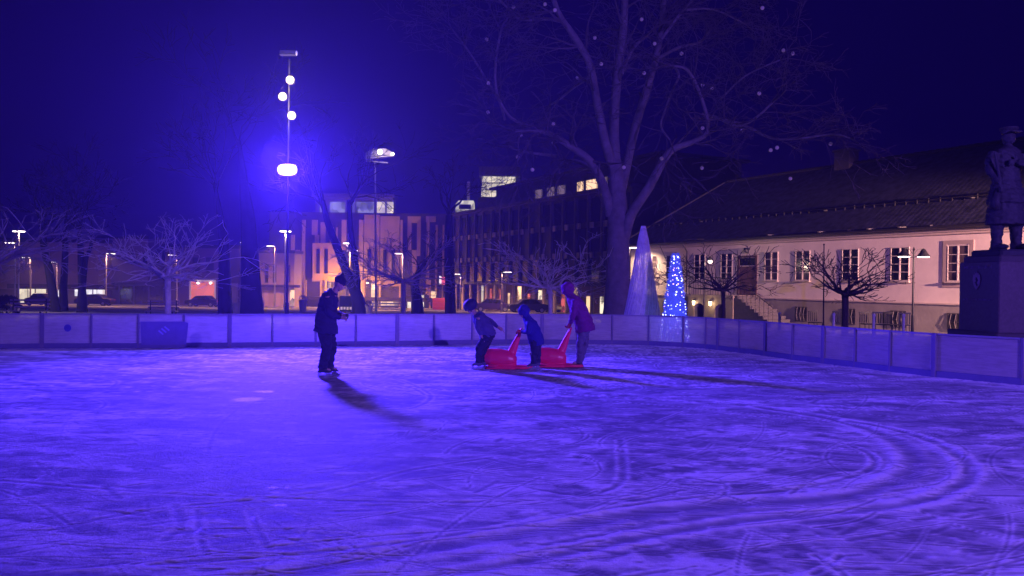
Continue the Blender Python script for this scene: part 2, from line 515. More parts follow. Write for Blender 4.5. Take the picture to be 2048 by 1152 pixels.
# ================================================================== RINK BOARDS
def frosted(name, tr, col):
    m = bpy.data.materials.new(name); m.use_nodes = True; nt = m.node_tree
    for q in list(nt.nodes): nt.nodes.remove(q)
    out = nt.nodes.new('ShaderNodeOutputMaterial')
    d = nt.nodes.new('ShaderNodeBsdfDiffuse'); d.inputs[0].default_value = (*col,1)
    tl = nt.nodes.new('ShaderNodeBsdfTranslucent'); tl.inputs[0].default_value = (*col,1)
    gl = nt.nodes.new('ShaderNodeBsdfGlossy'); gl.inputs[1].default_value = 0.35; gl.inputs[0].default_value = (.8,.8,.85,1)
    tp = nt.nodes.new('ShaderNodeBsdfTransparent'); tp.inputs[0].default_value = (.95,.95,1,1)
    tcn = nt.nodes.new('ShaderNodeTexCoord'); nz = nt.nodes.new('ShaderNodeTexNoise'); nz.inputs['Scale'].default_value = 1.6; nz.inputs['Detail'].default_value = 6
    nt.links.new(tcn.outputs['Object'], nz.inputs['Vector'])
    mr = nt.nodes.new('ShaderNodeMapRange'); mr.inputs[1].default_value=.3; mr.inputs[2].default_value=.7; mr.inputs[3].default_value=tr*.8; mr.inputs[4].default_value=tr*1.2
    nt.links.new(nz.outputs[0], mr.inputs[0])
    mp = nt.nodes.new('ShaderNodeMapping'); mp.inputs['Scale'].default_value = (1.5,1.5,14); nt.links.new(tcn.outputs['Object'], mp.inputs[0])
    n3 = nt.nodes.new('ShaderNodeTexNoise'); n3.inputs['Scale'].default_value = 2.2; n3.inputs['Detail'].default_value = 7; n3.inputs['Roughness'].default_value = .7
    nt.links.new(mp.outputs[0], n3.inputs['Vector'])
    rp = nt.nodes.new('ShaderNodeValToRGB'); rp.color_ramp.elements[0].position = .38; rp.color_ramp.elements[1].position = .58
    rp.color_ramp.elements[0].color = (col[0]*.8, col[1]*.8, col[2]*.8, 1); rp.color_ramp.elements[1].color = (*col, 1)
    nt.links.new(n3.outputs[0], rp.inputs[0]); nt.links.new(rp.outputs[0], d.inputs[0]); nt.links.new(rp.outputs[0], tl.inputs[0])
    m1 = nt.nodes.new('ShaderNodeMixShader'); m1.inputs[0].default_value = .5
    nt.links.new(d.outputs[0], m1.inputs[1]); nt.links.new(tl.outputs[0], m1.inputs[2])
    m2 = nt.nodes.new('ShaderNodeMixShader'); m2.inputs[0].default_value = .06
    nt.links.new(m1.outputs[0], m2.inputs[1]); nt.links.new(gl.outputs[0], m2.inputs[2])
    m3 = nt.nodes.new('ShaderNodeMixShader'); nt.links.new(mr.outputs[0], m3.inputs[0])
    nt.links.new(m2.outputs[0], m3.inputs[1]); nt.links.new(tp.outputs[0], m3.inputs[2])
    nt.links.new(m3.outputs[0], out.inputs[0])
    return m
PANEL = frosted('frosted_panel', 0.44, (.93,.90,.90))
SOLID = frosted('solid_panel', 0.03, (.70,.66,.70))
POST = mat('board_post', (.20,.18,.28), .5, .2)
KICK = mat('kick_strip', (.14,.13,.30), .5)
FH = 0.83
def fence_run(pts, name, label, panel_mat, thick, dark_at=(), panels=True):
    root = wthing(name, label, 'fence', pts[0])
    for i in range(len(pts)-1):
        a, b_ = pts[i], pts[i+1]; d = (b_-a); L = d.length; an = math.atan2(d.y, d.x)
        Mx = Matrix.Translation(a) @ Matrix.Rotation(an, 4, 'Z')
        MB().box((.03,-.006,.13), (L-.03,.006,FH-.035), Mx).build('panel', panel_mat, root)
        MB().bbox((0,-.03,-.05), (L,.03,.13), .008, Mx).build('kick_strip', KICK, root)
        MB().bbox((0,-.022,FH-.035), (L,.022,FH), .008, Mx).build('top_rail', mat('board_rail', (.30,.29,.40), .45, .2), root)
    for i, p in enumerate(pts):
        w = .045 if i in thick else .02
        d = pts[min(i+1,len(pts)-1)] - pts[max(i-1,0)]
        Mx = Matrix.Translation(p) @ Matrix.Rotation(math.atan2(d.y,d.x), 4, 'Z')
        MB().bbox((-w,-.034,-.05), (w,.034,FH+.003), .006, Mx).build('post', POST, root)
        MB().box((-w*.7,.03,0), (w*.7,.26,.05), Mx).build('foot', POST, root)
    return root
fa = fence_run(FP[:15], 'rink_fence', 'long run of frosted rink boards behind the man in the navy coat', PANEL, {3,7,11})
fb = fence_run(FP[14:21], 'rink_fence', 'frosted rink boards in front of the two cone shaped trees', PANEL, {1})
fc = fence_run(FP[20:], 'rink_fence', 'frosted rink boards slanting past the long white house', PANEL, {1,3,5,8})
fd = fence_run(FP_SOLID, 'rink_fence', 'solid purple grey boards without visible posts below the statue', SOLID, {})
for f_ in (fa,fb,fc,fd): f_['group'] = 'boards round the rink'
# banner tied to the boards, with a striped mark
def on_fence(px, py):
    for i in range(len(FP)-1):
        if FENCE[i][0] <= px <= FENCE[i+1][0]:
            k = (px-FENCE[i][0])/(FENCE[i+1][0]-FENCE[i][0]); D = FENCE[i][1]*(1-k)+FENCE[i+1][1]*k
            return P(px, py, D-.045)
bt = wthing('banner', 'plain blue banner with small diagonal stripes hung on the boards', 'banner', on_fence(330,688))
q = [on_fence(x,y) for x,y in [(283,690),(372,689),(377,646),(368,643),(281,643)]]
bn = MB(); bn.add(q + [p+Vector((0,-.006,0)) for p in q], [(0,1,2,3,4),(9,8,7,6,5),(0,5,6,1),(1,6,7,2),(2,7,8,3),(3,8,9,4),(4,9,5,0)])
bn.build('cloth', mat('banner_cloth', (.16,.14,.42), .8), bt)
for k in range(3):
    x = 316+k*6; s_ = MB()
    q = [on_fence(a,b2)+Vector((0,-.010,0)) for a,b2 in [(x,662-k*4),(x+2.6,660-k*4),(x+12,668-k*4),(x+9.4,670-k*4)]]
    s_.add(q + [p+Vector((0,.003,0)) for p in q], [(0,1,2,3),(7,6,5,4),(0,4,5,1),(1,5,6,2),(2,6,7,3),(3,7,4,0)]).build('stripe', mat('banner_stripe',(.3,.3,.75),.6), bt)
c = on_fence(135,656)
dd = MB().lathe([(.085,0),(.085,.008),(.08,.011)], (0,0,0), 28, Matrix.Translation(c+Vector((0,.012,0))) @ Matrix.Rotation(R(90),4,'X'))
tag(dd.build('disc_sticker', mat('blue_sticker', (.10,.08,.5), .5), None, loc=c), 'round blue disc stuck on a rink board at the left', 'sticker')
# ================================================================== BUILDINGS
# ---- long white house on the right; local frame: t along the facade (away from us), n into the house
HO = Vector((14.8, 41.0, 0)); HT = Vector((-3.8, 7.0, 0)).normalized(); HN = Vector((HT.y, -HT.x, 0))
HM = Matrix(((HT.x, HN.x, 0, HO.x), (HT.y, HN.y, 0, HO.y), (0,0,1,0), (0,0,0,1)))
cream = mat('cream_plaster', (.82,.70,.62), .85, var=.16, scale=.6, bump=.15, bscale=9)
plinth = mat('grey_plinth', (.30,.27,.24), .9, var=.2, scale=1.2, bump=.3, bscale=7)
frame_w = mat('white_window_frame', (.62,.54,.50), .6)
dark_glass = mat('dark_glass', (.02,.02,.025), .12, spec=.8, var=.3, scale=2)
iron = mat('dark_iron', (.03,.03,.035), .5, .3)
def roof_mat():
    m = bpy.data.materials.new('pantile_roof'); m.use_nodes = True; nt = m.node_tree; b = nt.nodes['Principled BSDF']
    b.inputs['Roughness'].default_value = .75
    tc = nt.nodes.new('ShaderNodeTexCoord')
    mp = nt.nodes.new('ShaderNodeMapping'); mp.inputs['Rotation'].default_value = (0,0,-math.atan2(HT.y,HT.x)); nt.links.new(tc.outputs['Object'], mp.inputs[0])
    w = nt.nodes.new('ShaderNodeTexWave'); w.inputs['Scale'].default_value = 1.25; w.bands_direction = 'X'; w.inputs['Distortion'].default_value = .3
    w2 = nt.nodes.new('ShaderNodeTexWave'); w2.inputs['Scale'].default_value = 1.1; w2.bands_direction = 'Y'; w2.wave_profile = 'SAW'; w2.inputs['Distortion'].default_value = .5
    nz = nt.nodes.new('ShaderNodeTexNoise'); nz.inputs['Scale'].default_value = 3; nz.inputs['Detail'].default_value = 7
    for q in (w, w2, nz): nt.links.new(mp.outputs[0], q.inputs['Vector'])
    ad = nt.nodes.new('ShaderNodeMath'); ad.operation='ADD'; nt.links.new(w.outputs['Fac'], ad.inputs[0]); nt.links.new(w2.outputs['Fac'], ad.inputs[1])
    bp = nt.nodes.new('ShaderNodeBump'); bp.inputs['Distance'].default_value=.03; bp.inputs['Strength'].default_value=.07
    nt.links.new(ad.outputs[0], bp.inputs['Height']); nt.links.new(bp.outputs[0], b.inputs['Normal'])
    rp = nt.nodes.new('ShaderNodeValToRGB'); rp.color_ramp.elements[0].color=(.015,.016,.04,1); rp.color_ramp.elements[1].color=(.06,.058,.13,1)
    rp.color_ramp.elements[0].position=.35; rp.color_ramp.elements[1].position=.7
    nt.links.new(nz.outputs[0], rp.inputs[0]); nt.links.new(rp.outputs[0], b.inputs['Base Color'])
    return m
ROOF = roof_mat()
house = thing('white_house', 'long low white house with a big dark tiled roof and a double stair', 'house', (HO.x, HO.y, -.45), 0)
house['world_space'] = 1
T0, T1, DEP = -20.0, 14.4, 11.0; EAVE = 4.15
MB().box((T0,0,.94),(T1,DEP,EAVE), HM).build('wall', cream, house)
MB().box((T0-.04,-.05,-1.6),(T1+.04,DEP+.05,.94), HM).build('plinth', plinth, house)
mbk = MB(); mbk.box((T0-.06,-.10,.94),(T1+.06,-.002,1.0), HM); mbk.box((T0-.1,-.14,EAVE-.22),(T1+.1,-.002,EAVE-.12), HM); mbk.box((T0-.1,-.24,EAVE-.12),(T1+.1,-.002,EAVE), HM)
mbk.build('cornice', mat('cornice_plaster',(.6,.5,.42),.8), house)
# hipped roof: slopes as thick tiled skins with courses
ov = .55; RZ = 8.5; ze = EAVE+.01
hip = 4.0
V8 = [(T0-ov,-ov,ze),(T1+ov,-ov,ze),(T1+ov,DEP+ov,ze),(T0-ov,DEP+ov,ze),(T0+hip,DEP/2,RZ),(T1-hip+1.0,DEP/2,RZ)]
rf = MB(); V8w = [HM @ Vector(p) for p in V8]
low = [p+Vector((0,0,.14)) for p in V8w[:4]]
rf.add(V8w[:4]+low+V8w[4:], [(3,2,1,0),(0,1,5,4),(1,2,6,5),(2,3,7,6),(3,0,4,7),(4,5,9,8),(5,6,9),(6,7,8,9),(7,4,8)])
roof = rf.build('roof', ROOF, house)
rd = MB()
for k in range(int((T1-T0-2*hip)/.4)+4):
    a = HM @ Vector((T0+hip+k*.4, DEP/2, RZ+.02)); b_ = HM @ Vector((T0+hip+k*.4+.39, DEP/2, RZ+.05))
    if T0+hip+k*.4 < T1-hip+.8: rd.tube([a,b_],.11,8)
rd.tube([HM@Vector((T1-hip+1,DEP/2,RZ+.02)), HM@Vector((T1+ov,-ov,ze+.16))], .05, 8)
rd.build('ridge_tiles', mat('ridge_tile',(.03,.025,.035),.8), roof)
# snow guards: a broken line of brackets and rail low on the roof
sg = MB(); sl = (RZ-ze)/(DEP/2+ov)
for k in range(0, 62):
    tt = T0+.4+k*.56
    if tt > T1-.6: break
    for nn, hh in ((1.15,.16),):
        z = ze+.14+sl*(nn+ov)*.97
        sg.box((tt,nn-.02,z-.05),(tt+.03,nn+.05,z+hh+rnd.uniform(-.03,.05)), HM)
        if rnd.random() < .12: sg.ell(HM@Vector((tt+rnd.uniform(0,.4),nn-.05,z+.05)), (rnd.uniform(.06,.16),.06,.05), 8, 5)
sg.tube([HM@Vector((T0,1.15,ze+.14+sl*(1.15+ov)+.10)), HM@Vector((T1-.8,1.15,ze+.14+sl*(1.15+ov)+.10))], .02, 5)
sg.build('snow_guard', mat('guard_metal',(.012,.01,.016),.6), house)
gt = MB(); gt.tube([HM@Vector((T0-ov,-ov-.06,ze+.06)), HM@Vector((T1+ov,-ov-.06,ze+.06))], .075, 8)
for k in range(26):
    tt = rnd.uniform(T0, T1); gt.ell(HM@Vector((tt,-ov-.05,ze+.15)), (rnd.uniform(.05,.3),.06,rnd.uniform(.02,.05)), 8, 5)
gt.build('gutter', mat('gutter_metal',(.05,.045,.055),.5,.4), house)
for tt in (12.9, 8.62, -14.0):
    MB().tube([HM@Vector((tt,-ov,ze)), HM@Vector((tt,-.12,ze-.5)), HM@Vector((tt,-.12,-1.2))], .05, 8).build('downpipe', mat('gutter_metal',(.1,.09,.11)), house)
ch = MB(); ch.box((1.3,DEP/2-.4,RZ-.5),(2.3,DEP/2+.4,RZ+.75), HM); ch.box((1.22,DEP/2-.48,RZ+.75),(2.38,DEP/2+.48,RZ+.87), HM)
ch.build('chimney', mat('chimney_brick',(.10,.08,.09),.9), roof)
ch = MB(); ch.box((-13.2,DEP/2-.5,RZ-.5),(-12.2,DEP/2+.5,RZ+1.0), HM); ch.box((-13.3,DEP/2-.6,RZ+1.0),(-12.1,DEP/2+.6,RZ+1.14), HM)
ch.build('chimney', mat('chimney_brick',(.1,.08,.09),.9), roof)
lamp_glint = emis('warm_bulb', (1.0,.72,.38), 9)
def house_window(tc_, w=.86, z0=1.98, z1=3.43, surround=False, lit=False, curtain=False):
    fr = MB()
    a, b_ = tc_-w/2, tc_+w/2
    for (x0,x1,y0,y1) in [(a-.035,a,z0-.06,z1+.035),(b_,b_+.035,z0-.06,z1+.035),(a,b_,z1,z1+.035),(a,b_,z0-.06,z0),(tc_-.045,tc_+.045,z0,z1)]:
        fr.box((x0,-.035,y0),(x1,.02,y1), HM)
    f = fr.build('window', frame_w, house)
    gl = MB(); gl.box((a,-.012,z0),(tc_-.045,.01,z1), HM); gl.box((tc_+.045,-.012,z0),(b_,.01,z1), HM)
    gl.build('pane', mat('curtained_glass',(.10,.07,.08),.15,spec=.8,var=.5,scale=2.5) if curtain else dark_glass, f)
    mu = MB(); n = 4
    mu.box((tc_-.012,-.046,z0),(tc_+.012,-.035,z1), HM)
    for k in range(1, n):
        z = z0+(z1-z0)*k/n
        mu.box((a,-.0415,z-.014),(b_,-.012,z+.014), HM)
    mu.build('glazing_bar', frame_w, f)
    MB().bbox((a-.10,-.13,z0-.11),(b_+.10,-.002,z0-.06), .01, HM).build('sill', mat('sill_plaster',(.55,.48,.42),.8), f)
    if surround:
        s_ = MB()
        for (x0,x1,y0,y1) in [(a-.24,a-.07,z0-.30,z1+.24),(b_+.07,b_+.24,z0-.30,z1+.24),(a-.07,b_+.07,z1+.07,z1+.24),(a-.07,b_+.07,z0-.30,z0-.12)]:
            s_.box((x0,-.028,y0),(x1,-.001,y1), HM)
        s_.build('surround', mat('surround_plaster',(.42,.33,.30),.8), f)
for tc_, kw in [(-16.5,{}),(-13.8,{}),(-11.1,{}),(-8.32,dict(surround=True,curtain=True)),(-5.61,{}),(-2.97,{}),(-.10,dict(curtain=True)),(2.0,dict(curtain=True)),(5.35,{}),(7.6,{}),(10.2,{}),(12.1,dict(curtain=True))]:
    house_window(tc_, **kw)
for tc_ in (-13.8,-11.1,-8.32,-5.61,-2.97,-.10,10.2,12.0):
    fr = MB()
    w = .34
    for (x0,x1,y0,y1) in [(tc_-w-.05,tc_-w,-.15,.6),(tc_+w,tc_+w+.05,-.15,.6),(tc_-w,tc_+w,.55,.6),(tc_-w,tc_+w,-.15,-.1),(tc_-.02,tc_+.02,-.1,.55),(tc_-w,tc_+w,.2,.23)]:
        fr.box((x0,-.075,y0),(x1,-.055,y1), HM)
    f = fr.build('basement_window', mat('basement_frame',(.06,.05,.06),.6), house)
    MB().box((tc_-w,-.062,-.1),(tc_+w,-.052,.55), HM).build('pane', dark_glass, f)
    gr = MB()
    for k in range(3): gr.tube([HM@Vector((tc_-w+.1+k*.22,-.11,-.12)), HM@Vector((tc_-w+.16+k*.22,-.13,.2)), HM@Vector((tc_-w+.1+k*.22,-.11,.57))], .012, 5)
    gr.build('grille', mat('pale_grille',(.16,.14,.15),.6), f)
# door, porch and the double stair
df = MB()
for (x0,x1,y0,y1) in [(3.0,3.14,1.12,3.3),(4.32,4.46,1.12,3.3),(3.14,4.32,3.18,3.3)]: df.box((x0,-.05,y0),(x1,.02,y1), HM)
door = df.build('door', mat('dark_door',(.10,.055,.06),.5), house)
dl = MB(); dl.box((3.14,-.03,1.12),(3.72,.0,2.7), HM); dl.box((3.74,-.03,1.12),(4.32,.0,2.7), HM); dl.build('leaf', mat('door_leaf',(.13,.07,.07),.5), door)
MB().box((3.14,-.02,2.75),(4.32,.0,3.16), HM).build('fanlight', dark_glass, door)
MB().ell(HM@Vector((3.68,-.06,2.0)), (.03,.03,.03)).build('handle', iron, door)
ew = MB()   # carved emblem above the door
ew.ell(HM@Vector((3.73,-.06,3.58)), (.15,.08,.17), 10, 7); ew.ell(HM@Vector((3.6,-.06,3.66)), (.08,.06,.08), 8, 5); ew.ell(HM@Vector((3.88,-.06,3.66)), (.08,.06,.08), 8, 5)
ew.build('door_emblem', iron, house)
PF = -1.75; PT0, PT1, PZ = 3.0, 6.6, 1.10
stone = mat('porch_stone', (.34,.28,.24), .85, var=.2, scale=2, bump=.2)
pw = MB()
# front wall with two arched openings
def arch_wall(mb, t0, t1, z0, z1, op, th):
    xs_ = [t0]
    for (c_, w_, h_) in op:
        mb.box((xs_[-1],PF,z0),(c_-w_,PF+th,z1), HM)
        n = 10
        for k in range(n):
            x0 = c_-w_+2*w_*k/n; x1 = c_-w_+2*w_*(k+1)/n
            xm = ((x0+x1)/2-c_)/w_
            zz = h_ + .35*math.sqrt(max(0,1-xm*xm))
            mb.box((x0,PF,zz),(x1,PF+th,z1), HM)
        xs_.append(c_+w_)
    mb.box((xs_[-1],PF,z0),(t1,PF+th,z1), HM)
arch_wall(pw, PT0, PT1, -1.4, PZ-.13, [(3.95,.42,.25),(5.65,.42,.25)], .25)
pw.box((PT0-.08,PF-.08,PZ-.13),(PT1+.08,-.06,PZ), HM)
pw.build('porch_wall', stone, house)
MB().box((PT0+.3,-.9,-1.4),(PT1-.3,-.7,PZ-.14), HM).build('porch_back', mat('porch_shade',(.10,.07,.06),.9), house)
for sgn, base, nst, run in ((-1, PT0, 9, .30), (1, PT1, 9, .26)):
    stp = MB(); rise = (PZ+.40)/nst
    for k in range(nst):
        z1 = PZ-rise*(k+.0)-.02
        a_ = base+sgn*run*k; b2 = base+sgn*run*(k+1)
        stp.box((min(a_,b2),PF+.05,-1.3),(max(a_,b2),-.08,z1-.001*k), HM)
        stp.box((min(a_,b2)-.02,PF+.02,z1-.05),(max(a_,b2)+.02,-.07,z1+.004), HM)
    stp.build('stair_flight', mat('stair_stone',(.09,.08,.09),.8,var=.25), house)
    rl = MB(); e = base+sgn*run*nst
    rl.tube([HM@Vector((base,PF+.1,PZ+.95)), HM@Vector((e,PF+.1,-.4+.95))], .022, 6)
    for k in range(0, nst+1):
        rl.tube([HM@Vector((base+sgn*run*k,PF+.1,PZ-rise*k)), HM@Vector((base+sgn*run*k,PF+.1,PZ-rise*k+.95))], .011, 5)
    rl.build('stair_railing', iron, house)
rl = MB(); rl.tube([HM@Vector((PT0,PF+.05,PZ+.95)), HM@Vector((PT1,PF+.05,PZ+.95))], .022, 6)
for k in range(19): rl.tube([HM@Vector((PT0+k*.2,PF+.05,PZ)), HM@Vector((PT0+k*.2,PF+.05,PZ+.95))], .011, 5)
rl.build('porch_railing', iron, house)
for tt, pw_ in ((5.95, 5), (4.6, 9)):
    c_ = HM@Vector((tt, PF-.14, .62))
    lr = wthing('wall_lantern', 'glowing lantern on the porch wall ' + ('left of the arch nearest the tree trunk' if tt > 5 else 'between the two arches beside the stair'), 'lantern', c_, 'lanterns on the porch')
    lb = MB(); lb.lathe([(.05,-.12),(.08,.1),(.085,.11)], c_, 6); lb.build('glass', lamp_glint, lr)
    lc = MB(); lc.lathe([(.10,.11),(.02,.2),(.015,.24)], c_, 6); lc.tube([c_+Vector((0,0,.2)), HM@Vector((tt,PF,.84))], .012, 5); lc.build('cap', iron, lr)
    light('lantern_light', 'POINT', c_-HN*.22, (1,.66,.28), pw_, lr, size=.05)

# ---- dark office block in the middle distance
DA = Vector((XD(905,110), 110, 0)); DB_ = Vector((XD(1262,74), 74, 0))
dT = (DB_-DA); DL = dT.length; dT.normalize(); dN = Vector((-dT.y, dT.x, 0))
DM = Matrix(((dT.x,dN.x,0,DA.x),(dT.y,dN.y,0,DA.y),(0,0,1,0),(0,0,0,1)))
db = thing('office_block', 'dark office block with lit penthouse windows and a pillared arcade', 'building', (DA.x, DA.y, -2.4)); db['world_space'] = 1
darkw = mat('dark_cladding', (.055,.05,.055), .6, var=.25, scale=1.5)
rib = mat('pale_fin', (.11,.10,.13), .6, var=.3, scale=1)
MB().box((0,0,1.3),(DL,16,10.6), DM).build('wall', darkw, db)
MB().box((0,4,-3),(DL,16,1.3), DM).build('ground_floor', mat('arcade_back',(.14,.08,.08),.7,var=.5,scale=.6), db)
mm = MB(); mm.box((-.3,-.4,10.6),(DL+.2,16.3,10.95), DM); mm.build('roof_slab', darkw, db)
nb = 17; step = DL/nb
for k in range(nb):
    t0 = k*step
    for z0, z1 in ((1.75,4.2),(4.75,7.2),(7.75,10.1)):
        f = MB(); f.box((t0+.5,-.05,z0),(t0+step-.42,.0,z1), DM)
        if rnd.random() < .9: f.build('window', mat('office_glass',(.015,.015,.03),.15,var=.4,scale=.5,spec=.8), db)
    fin = MB(); fin.box((t0+.08,-.32,1.5),(t0+.30,-.02,10.4), DM); fin.build('fin', rib, db)
# small square lit-grey vents at each floor line
for zc in (4.47, 7.45):
    for k in range(nb):
        c_ = MB(); c_.box((k*step+.45,-.22,zc-.3),(k*step+1.0,-.05,zc+.28), DM); c_.build('floor_panel', mat('pale_panel',(.42,.36,.36),.6,var=.3,scale=2), db)
for k in range(nb+1):
    c_ = MB(); c_.lathe([(.20,-3),(.20,1.3)], DM@Vector((k*step, .5, 0)), 10); c_.build('column', mat('arcade_column',(.45,.36,.32),.6), db)
sh = [lit_room('shop_warm',(1,.62,.32),1.4,1.2,.1), lit_room('shop_red',(1,.16,.14),.8,1.4,.1), lit_room('shop_pale',(1,.85,.62),1.3,1.2,.2)]
for k, (w_, kind) in enumerate([(.3,2),(.3,1),(.5,1),(.25,0),(.6,0),(.3,1),(.9,2),(.3,0),(.4,1),(.7,0),(.35,0),(.4,2),(.5,0),(1.2,2),(.5,1)]):
    f = MB(); t0 = 1.0+k*step*1.1; z1 = rnd.choice([.7,1.1,.2]); f.box((t0,3.9,-2.0),(t0+w_*1.7,3.98,z1), DM); f.build('shop_window', sh[kind], db)
# penthouse storey, set back, some rooms lit
ph = MB(); ph.box((5,4,10.95),(DL-.6,14,14.0), DM); ph.box((4.4,3.2,14.0),(DL,14.6,14.25), DM); pent = ph.build('penthouse', darkw, db)
warm_room = lit_room('room_warm', (1,.62,.36), 1.5, 1.6, .3)
dim_room = lit_room('room_dim', (.7,.45,.6), .25, 1.2, .3)
def pen_win(px0, px1, m_, z0=11.6, z1=12.9):
    out = []
    for px in (px0, px1):
        s_ = (px-1024)/1600.; o_ = DM@Vector((0,3.98,0)); t_ = (o_.x - s_*o_.y)/(s_*dT.y-dT.x); out.append(t_)
    f = MB(); f.box((out[0],3.94,z0),(out[1],3.99,z1), DM); w_ = f.build('window', m_, pent)
    q = MB(); n_ = max(1,int((out[1]-out[0])/1.1))
    for k in range(n_+1):
        x = out[0]+(out[1]-out[0])*k/n_; q.box((x-.03,3.90,z0),(x+.03,3.935,z1), DM)
    q.build('mullion', darkw, w_)
for a_ in [(1068,1082,dim_room),(1092,1108,dim_room),(1112,1128,dim_room),(1152,1164,warm_room),(1170,1192,warm_room),(1204,1212,dim_room),(1226,1244,dim_room)]:
    pen_win(*a_)
# glazed stair tower and round-cornered lit bay on the roof
tw = thing('roof_pavilion', 'brightly lit glass pavilion standing on the far end of the dark roof', 'pavilion', P(998,395,122)); tw['world_space'] = 1
pale = lit_room('pavilion_glass', (1,.86,.62), 1.0, .55, .45)
a_ = P(962,402,122); b_ = P(1012,350,122)
gp = MB(); q = [P(962,402,122),P(1008,400,122),P(1012,378,122),P(1031,358,122),P(1030,353,122),P(964,352,122)]
gp.add(q+[p+Vector((0,6,0)) for p in q], [(0,1,2,3,4,5),(11,10,9,8,7,6)]+[(k,k+6,(k+1)%6+6,(k+1)%6) for k in range(6)]); gp.build('glazing', pale, tw)
fr = MB()
for px in (962,972,983,994,1004): fr.box(tuple(P(px,402,121.9)-Vector((.05,.06,0))), tuple(P(px,352,121.9)+Vector((.05,0,0))))
for py in (352,366,380,402): fr.box(tuple(P(960,py,121.88)-Vector((0,.06,.05))), tuple(P(1010 if py>360 else 1031,py,121.88)+Vector((0,0,.05))))
fr.build('frame', darkw, tw)
MB().box(tuple(P(955,405,121.5)-Vector((0,0,6))), tuple(P(1034,403,128))).build('base', darkw, tw)
MB().box(tuple(P(958,351,121.4)), tuple(P(1040,347,129))).build('roof', darkw, tw)
by = thing('roof_bay', 'small round cornered lit bay at the corner of the dark roof', 'roof room', P(931,425,112)); by['world_space'] = 1
q = [(911,424),(911,408),(917,401),(947,401),(948,417),(944,421),(924,422),(915,425)]
qq = [P(x,y,112) for x,y in q]; n=len(qq)
MB().add(qq+[p+Vector((0,3,0)) for p in qq], [tuple(range(n)), tuple(range(2*n-1,n-1,-1))]+[(k,k+n,(k+1)%n+n,(k+1)%n) for k in range(n)]).build('glazing', lit_room('bay_glass',(1,.9,.72),.8,1.0,.3), by)
MB().box(tuple(P(918,418,111.9)), tuple(P(942,409,111.95))).build('blind', darkw, by)
MB().box(tuple(P(934,400,112.6)), tuple(P(940,364,113))).build('vent_pipe', mat('pale_pipe',(.3,.3,.35),.5), by)
MB().box(tuple(P(907,430,112)-Vector((0,0,0))), tuple(P(960,424.5,116))).build('base', darkw, by)

# ---- tan apartment building with tall slit windows
TD = 120
tb = thing('apartment_building', 'tan apartment building with tall narrow windows and a lit top floor', 'building', (XD(750,TD), TD, gz(0,TD))); tb['world_space'] = 1
tan = mat('tan_plaster', (.55,.36,.24), .8, var=.15, scale=.4)
slit = mat('slit_window', (.02,.015,.04), .3, var=.3)
def rect(mb, px0, px1, py0, py1, D, th):
    a = P(px0, py1, D); b = P(px1, py0, D)
    mb.box((a.x, D-th, a.z), (b.x, D, b.z)); return mb
# the dark body and pale upright bands in front of it
rect(MB(), 560, 900, 434, 640, TD+6, 6).build('wall', mat('dark_bay',(.07,.05,.07),.7,var=.3,scale=.5), tb)
bands = [(536,545,505,598),(549,566,505,596),(582,590,470,596),(592,600,500,600),(604,612,440,612),(630,639,470,560),(625,636,440,470),
         (641,652,445,600),(625,680,556,563),(660,676,455,560),(684,694,440,500),(718,728,440,560),(728,760,430,560),(760,800,433,566),(745,800,562,572),(800,806,440,566),
         (815,824,433,500),(816,842,433,446),(834,842,446,512),(824,834,500,560),(852,860,433,590),(852,872,433,444),(870,876,450,590),(884,889,450,600),(893,897,470,600),(724,732,560,625),(800,806,566,622)]
for (a0,a1,b0,b1) in bands:
    rect(MB(), a0, a1, b0, b1, TD, rnd.uniform(.3,.5)).build('wall_band', tan, tb)
for (a0,a1,b0,b1) in [(632,639,498,546),(648,655,498,546),(667,672,450,540),(700,714,440,560),(735,742,498,550),(748,752,505,552),(766,773,500,548),(783,790,500,552),(806,814,446,520),(842,851,446,590),(862,869,452,540),(826,832,450,500)]:
    rect(MB(), a0, a1, b0, b1, TD-.5, .08).build('window', slit, tb)
tf = MB(); rect(tf, 640, 792, 398, 432, TD+4, 3); tf.build('top_floor', mat('top_floor_wall',(.18,.15,.17),.7), tb)
pr = lit_room('top_room', (1,.82,.58), 1.1, .8, .45); pr2 = lit_room('top_room_dim', (.65,.6,.75), .42, .9, .2)
for (a0,a1,m_) in [(640,648,pr2),(660,690,pr2),(706,709,pr2),(713,748,pr2),(754,770,pr),(774,787,pr)]:
    rect(MB(), a0, a1, 404, 430, TD+.9, .1).build('window', m_, tb)
rect(MB(), 636, 796, 394, 399, TD+4, 4).build('roof', mat('flat_roof',(.1,.08,.12),.8), tb)
rect(MB(), 560, 900, 596, 600, TD-.6, 1.6).build('canopy', slit, tb)
# projecting orange-lit oriel
orl = MB(); A_ = [P(x,y,TD-1.2) for x,y in [(625,560),(668,560),(690,530),(668,486),(664,486),(625,486)]]
orl.add(A_+[p+Vector((0,1.1,0)) for p in A_], [tuple(range(6)), tuple(range(11,5,-1))]+[(k,k+6,(k+1)%6+6,(k+1)%6) for k in range(6)])
ol = orl.build('oriel', mat('ochre_panel',(.62,.36,.12),.7,var=.15,scale=.5), tb)
for (a0,a1) in ((633,640),(649,656)): rect(MB(), a0, a1, 498, 547, TD-1.25, .06).build('window', slit, ol)
for k,(a0,a1,b0,b1,m_) in enumerate([(600,606,598,618,sh[0]),(571,580,600,612,sh[0]),(742,750,566,618,sh[0]),(757,800,600,612,sh[0]),(815,822,598,618,sh[2]),(838,848,590,614,sh[2]),(862,872,582,600,sh[0]),(868,892,596,620,sh[1]),(700,712,598,608,sh[0]),(655,662,565,620,sh[0])]):
    rect(MB(), a0, a1, b0, b1, TD-.7, .1).build('shop_window', m_, tb)
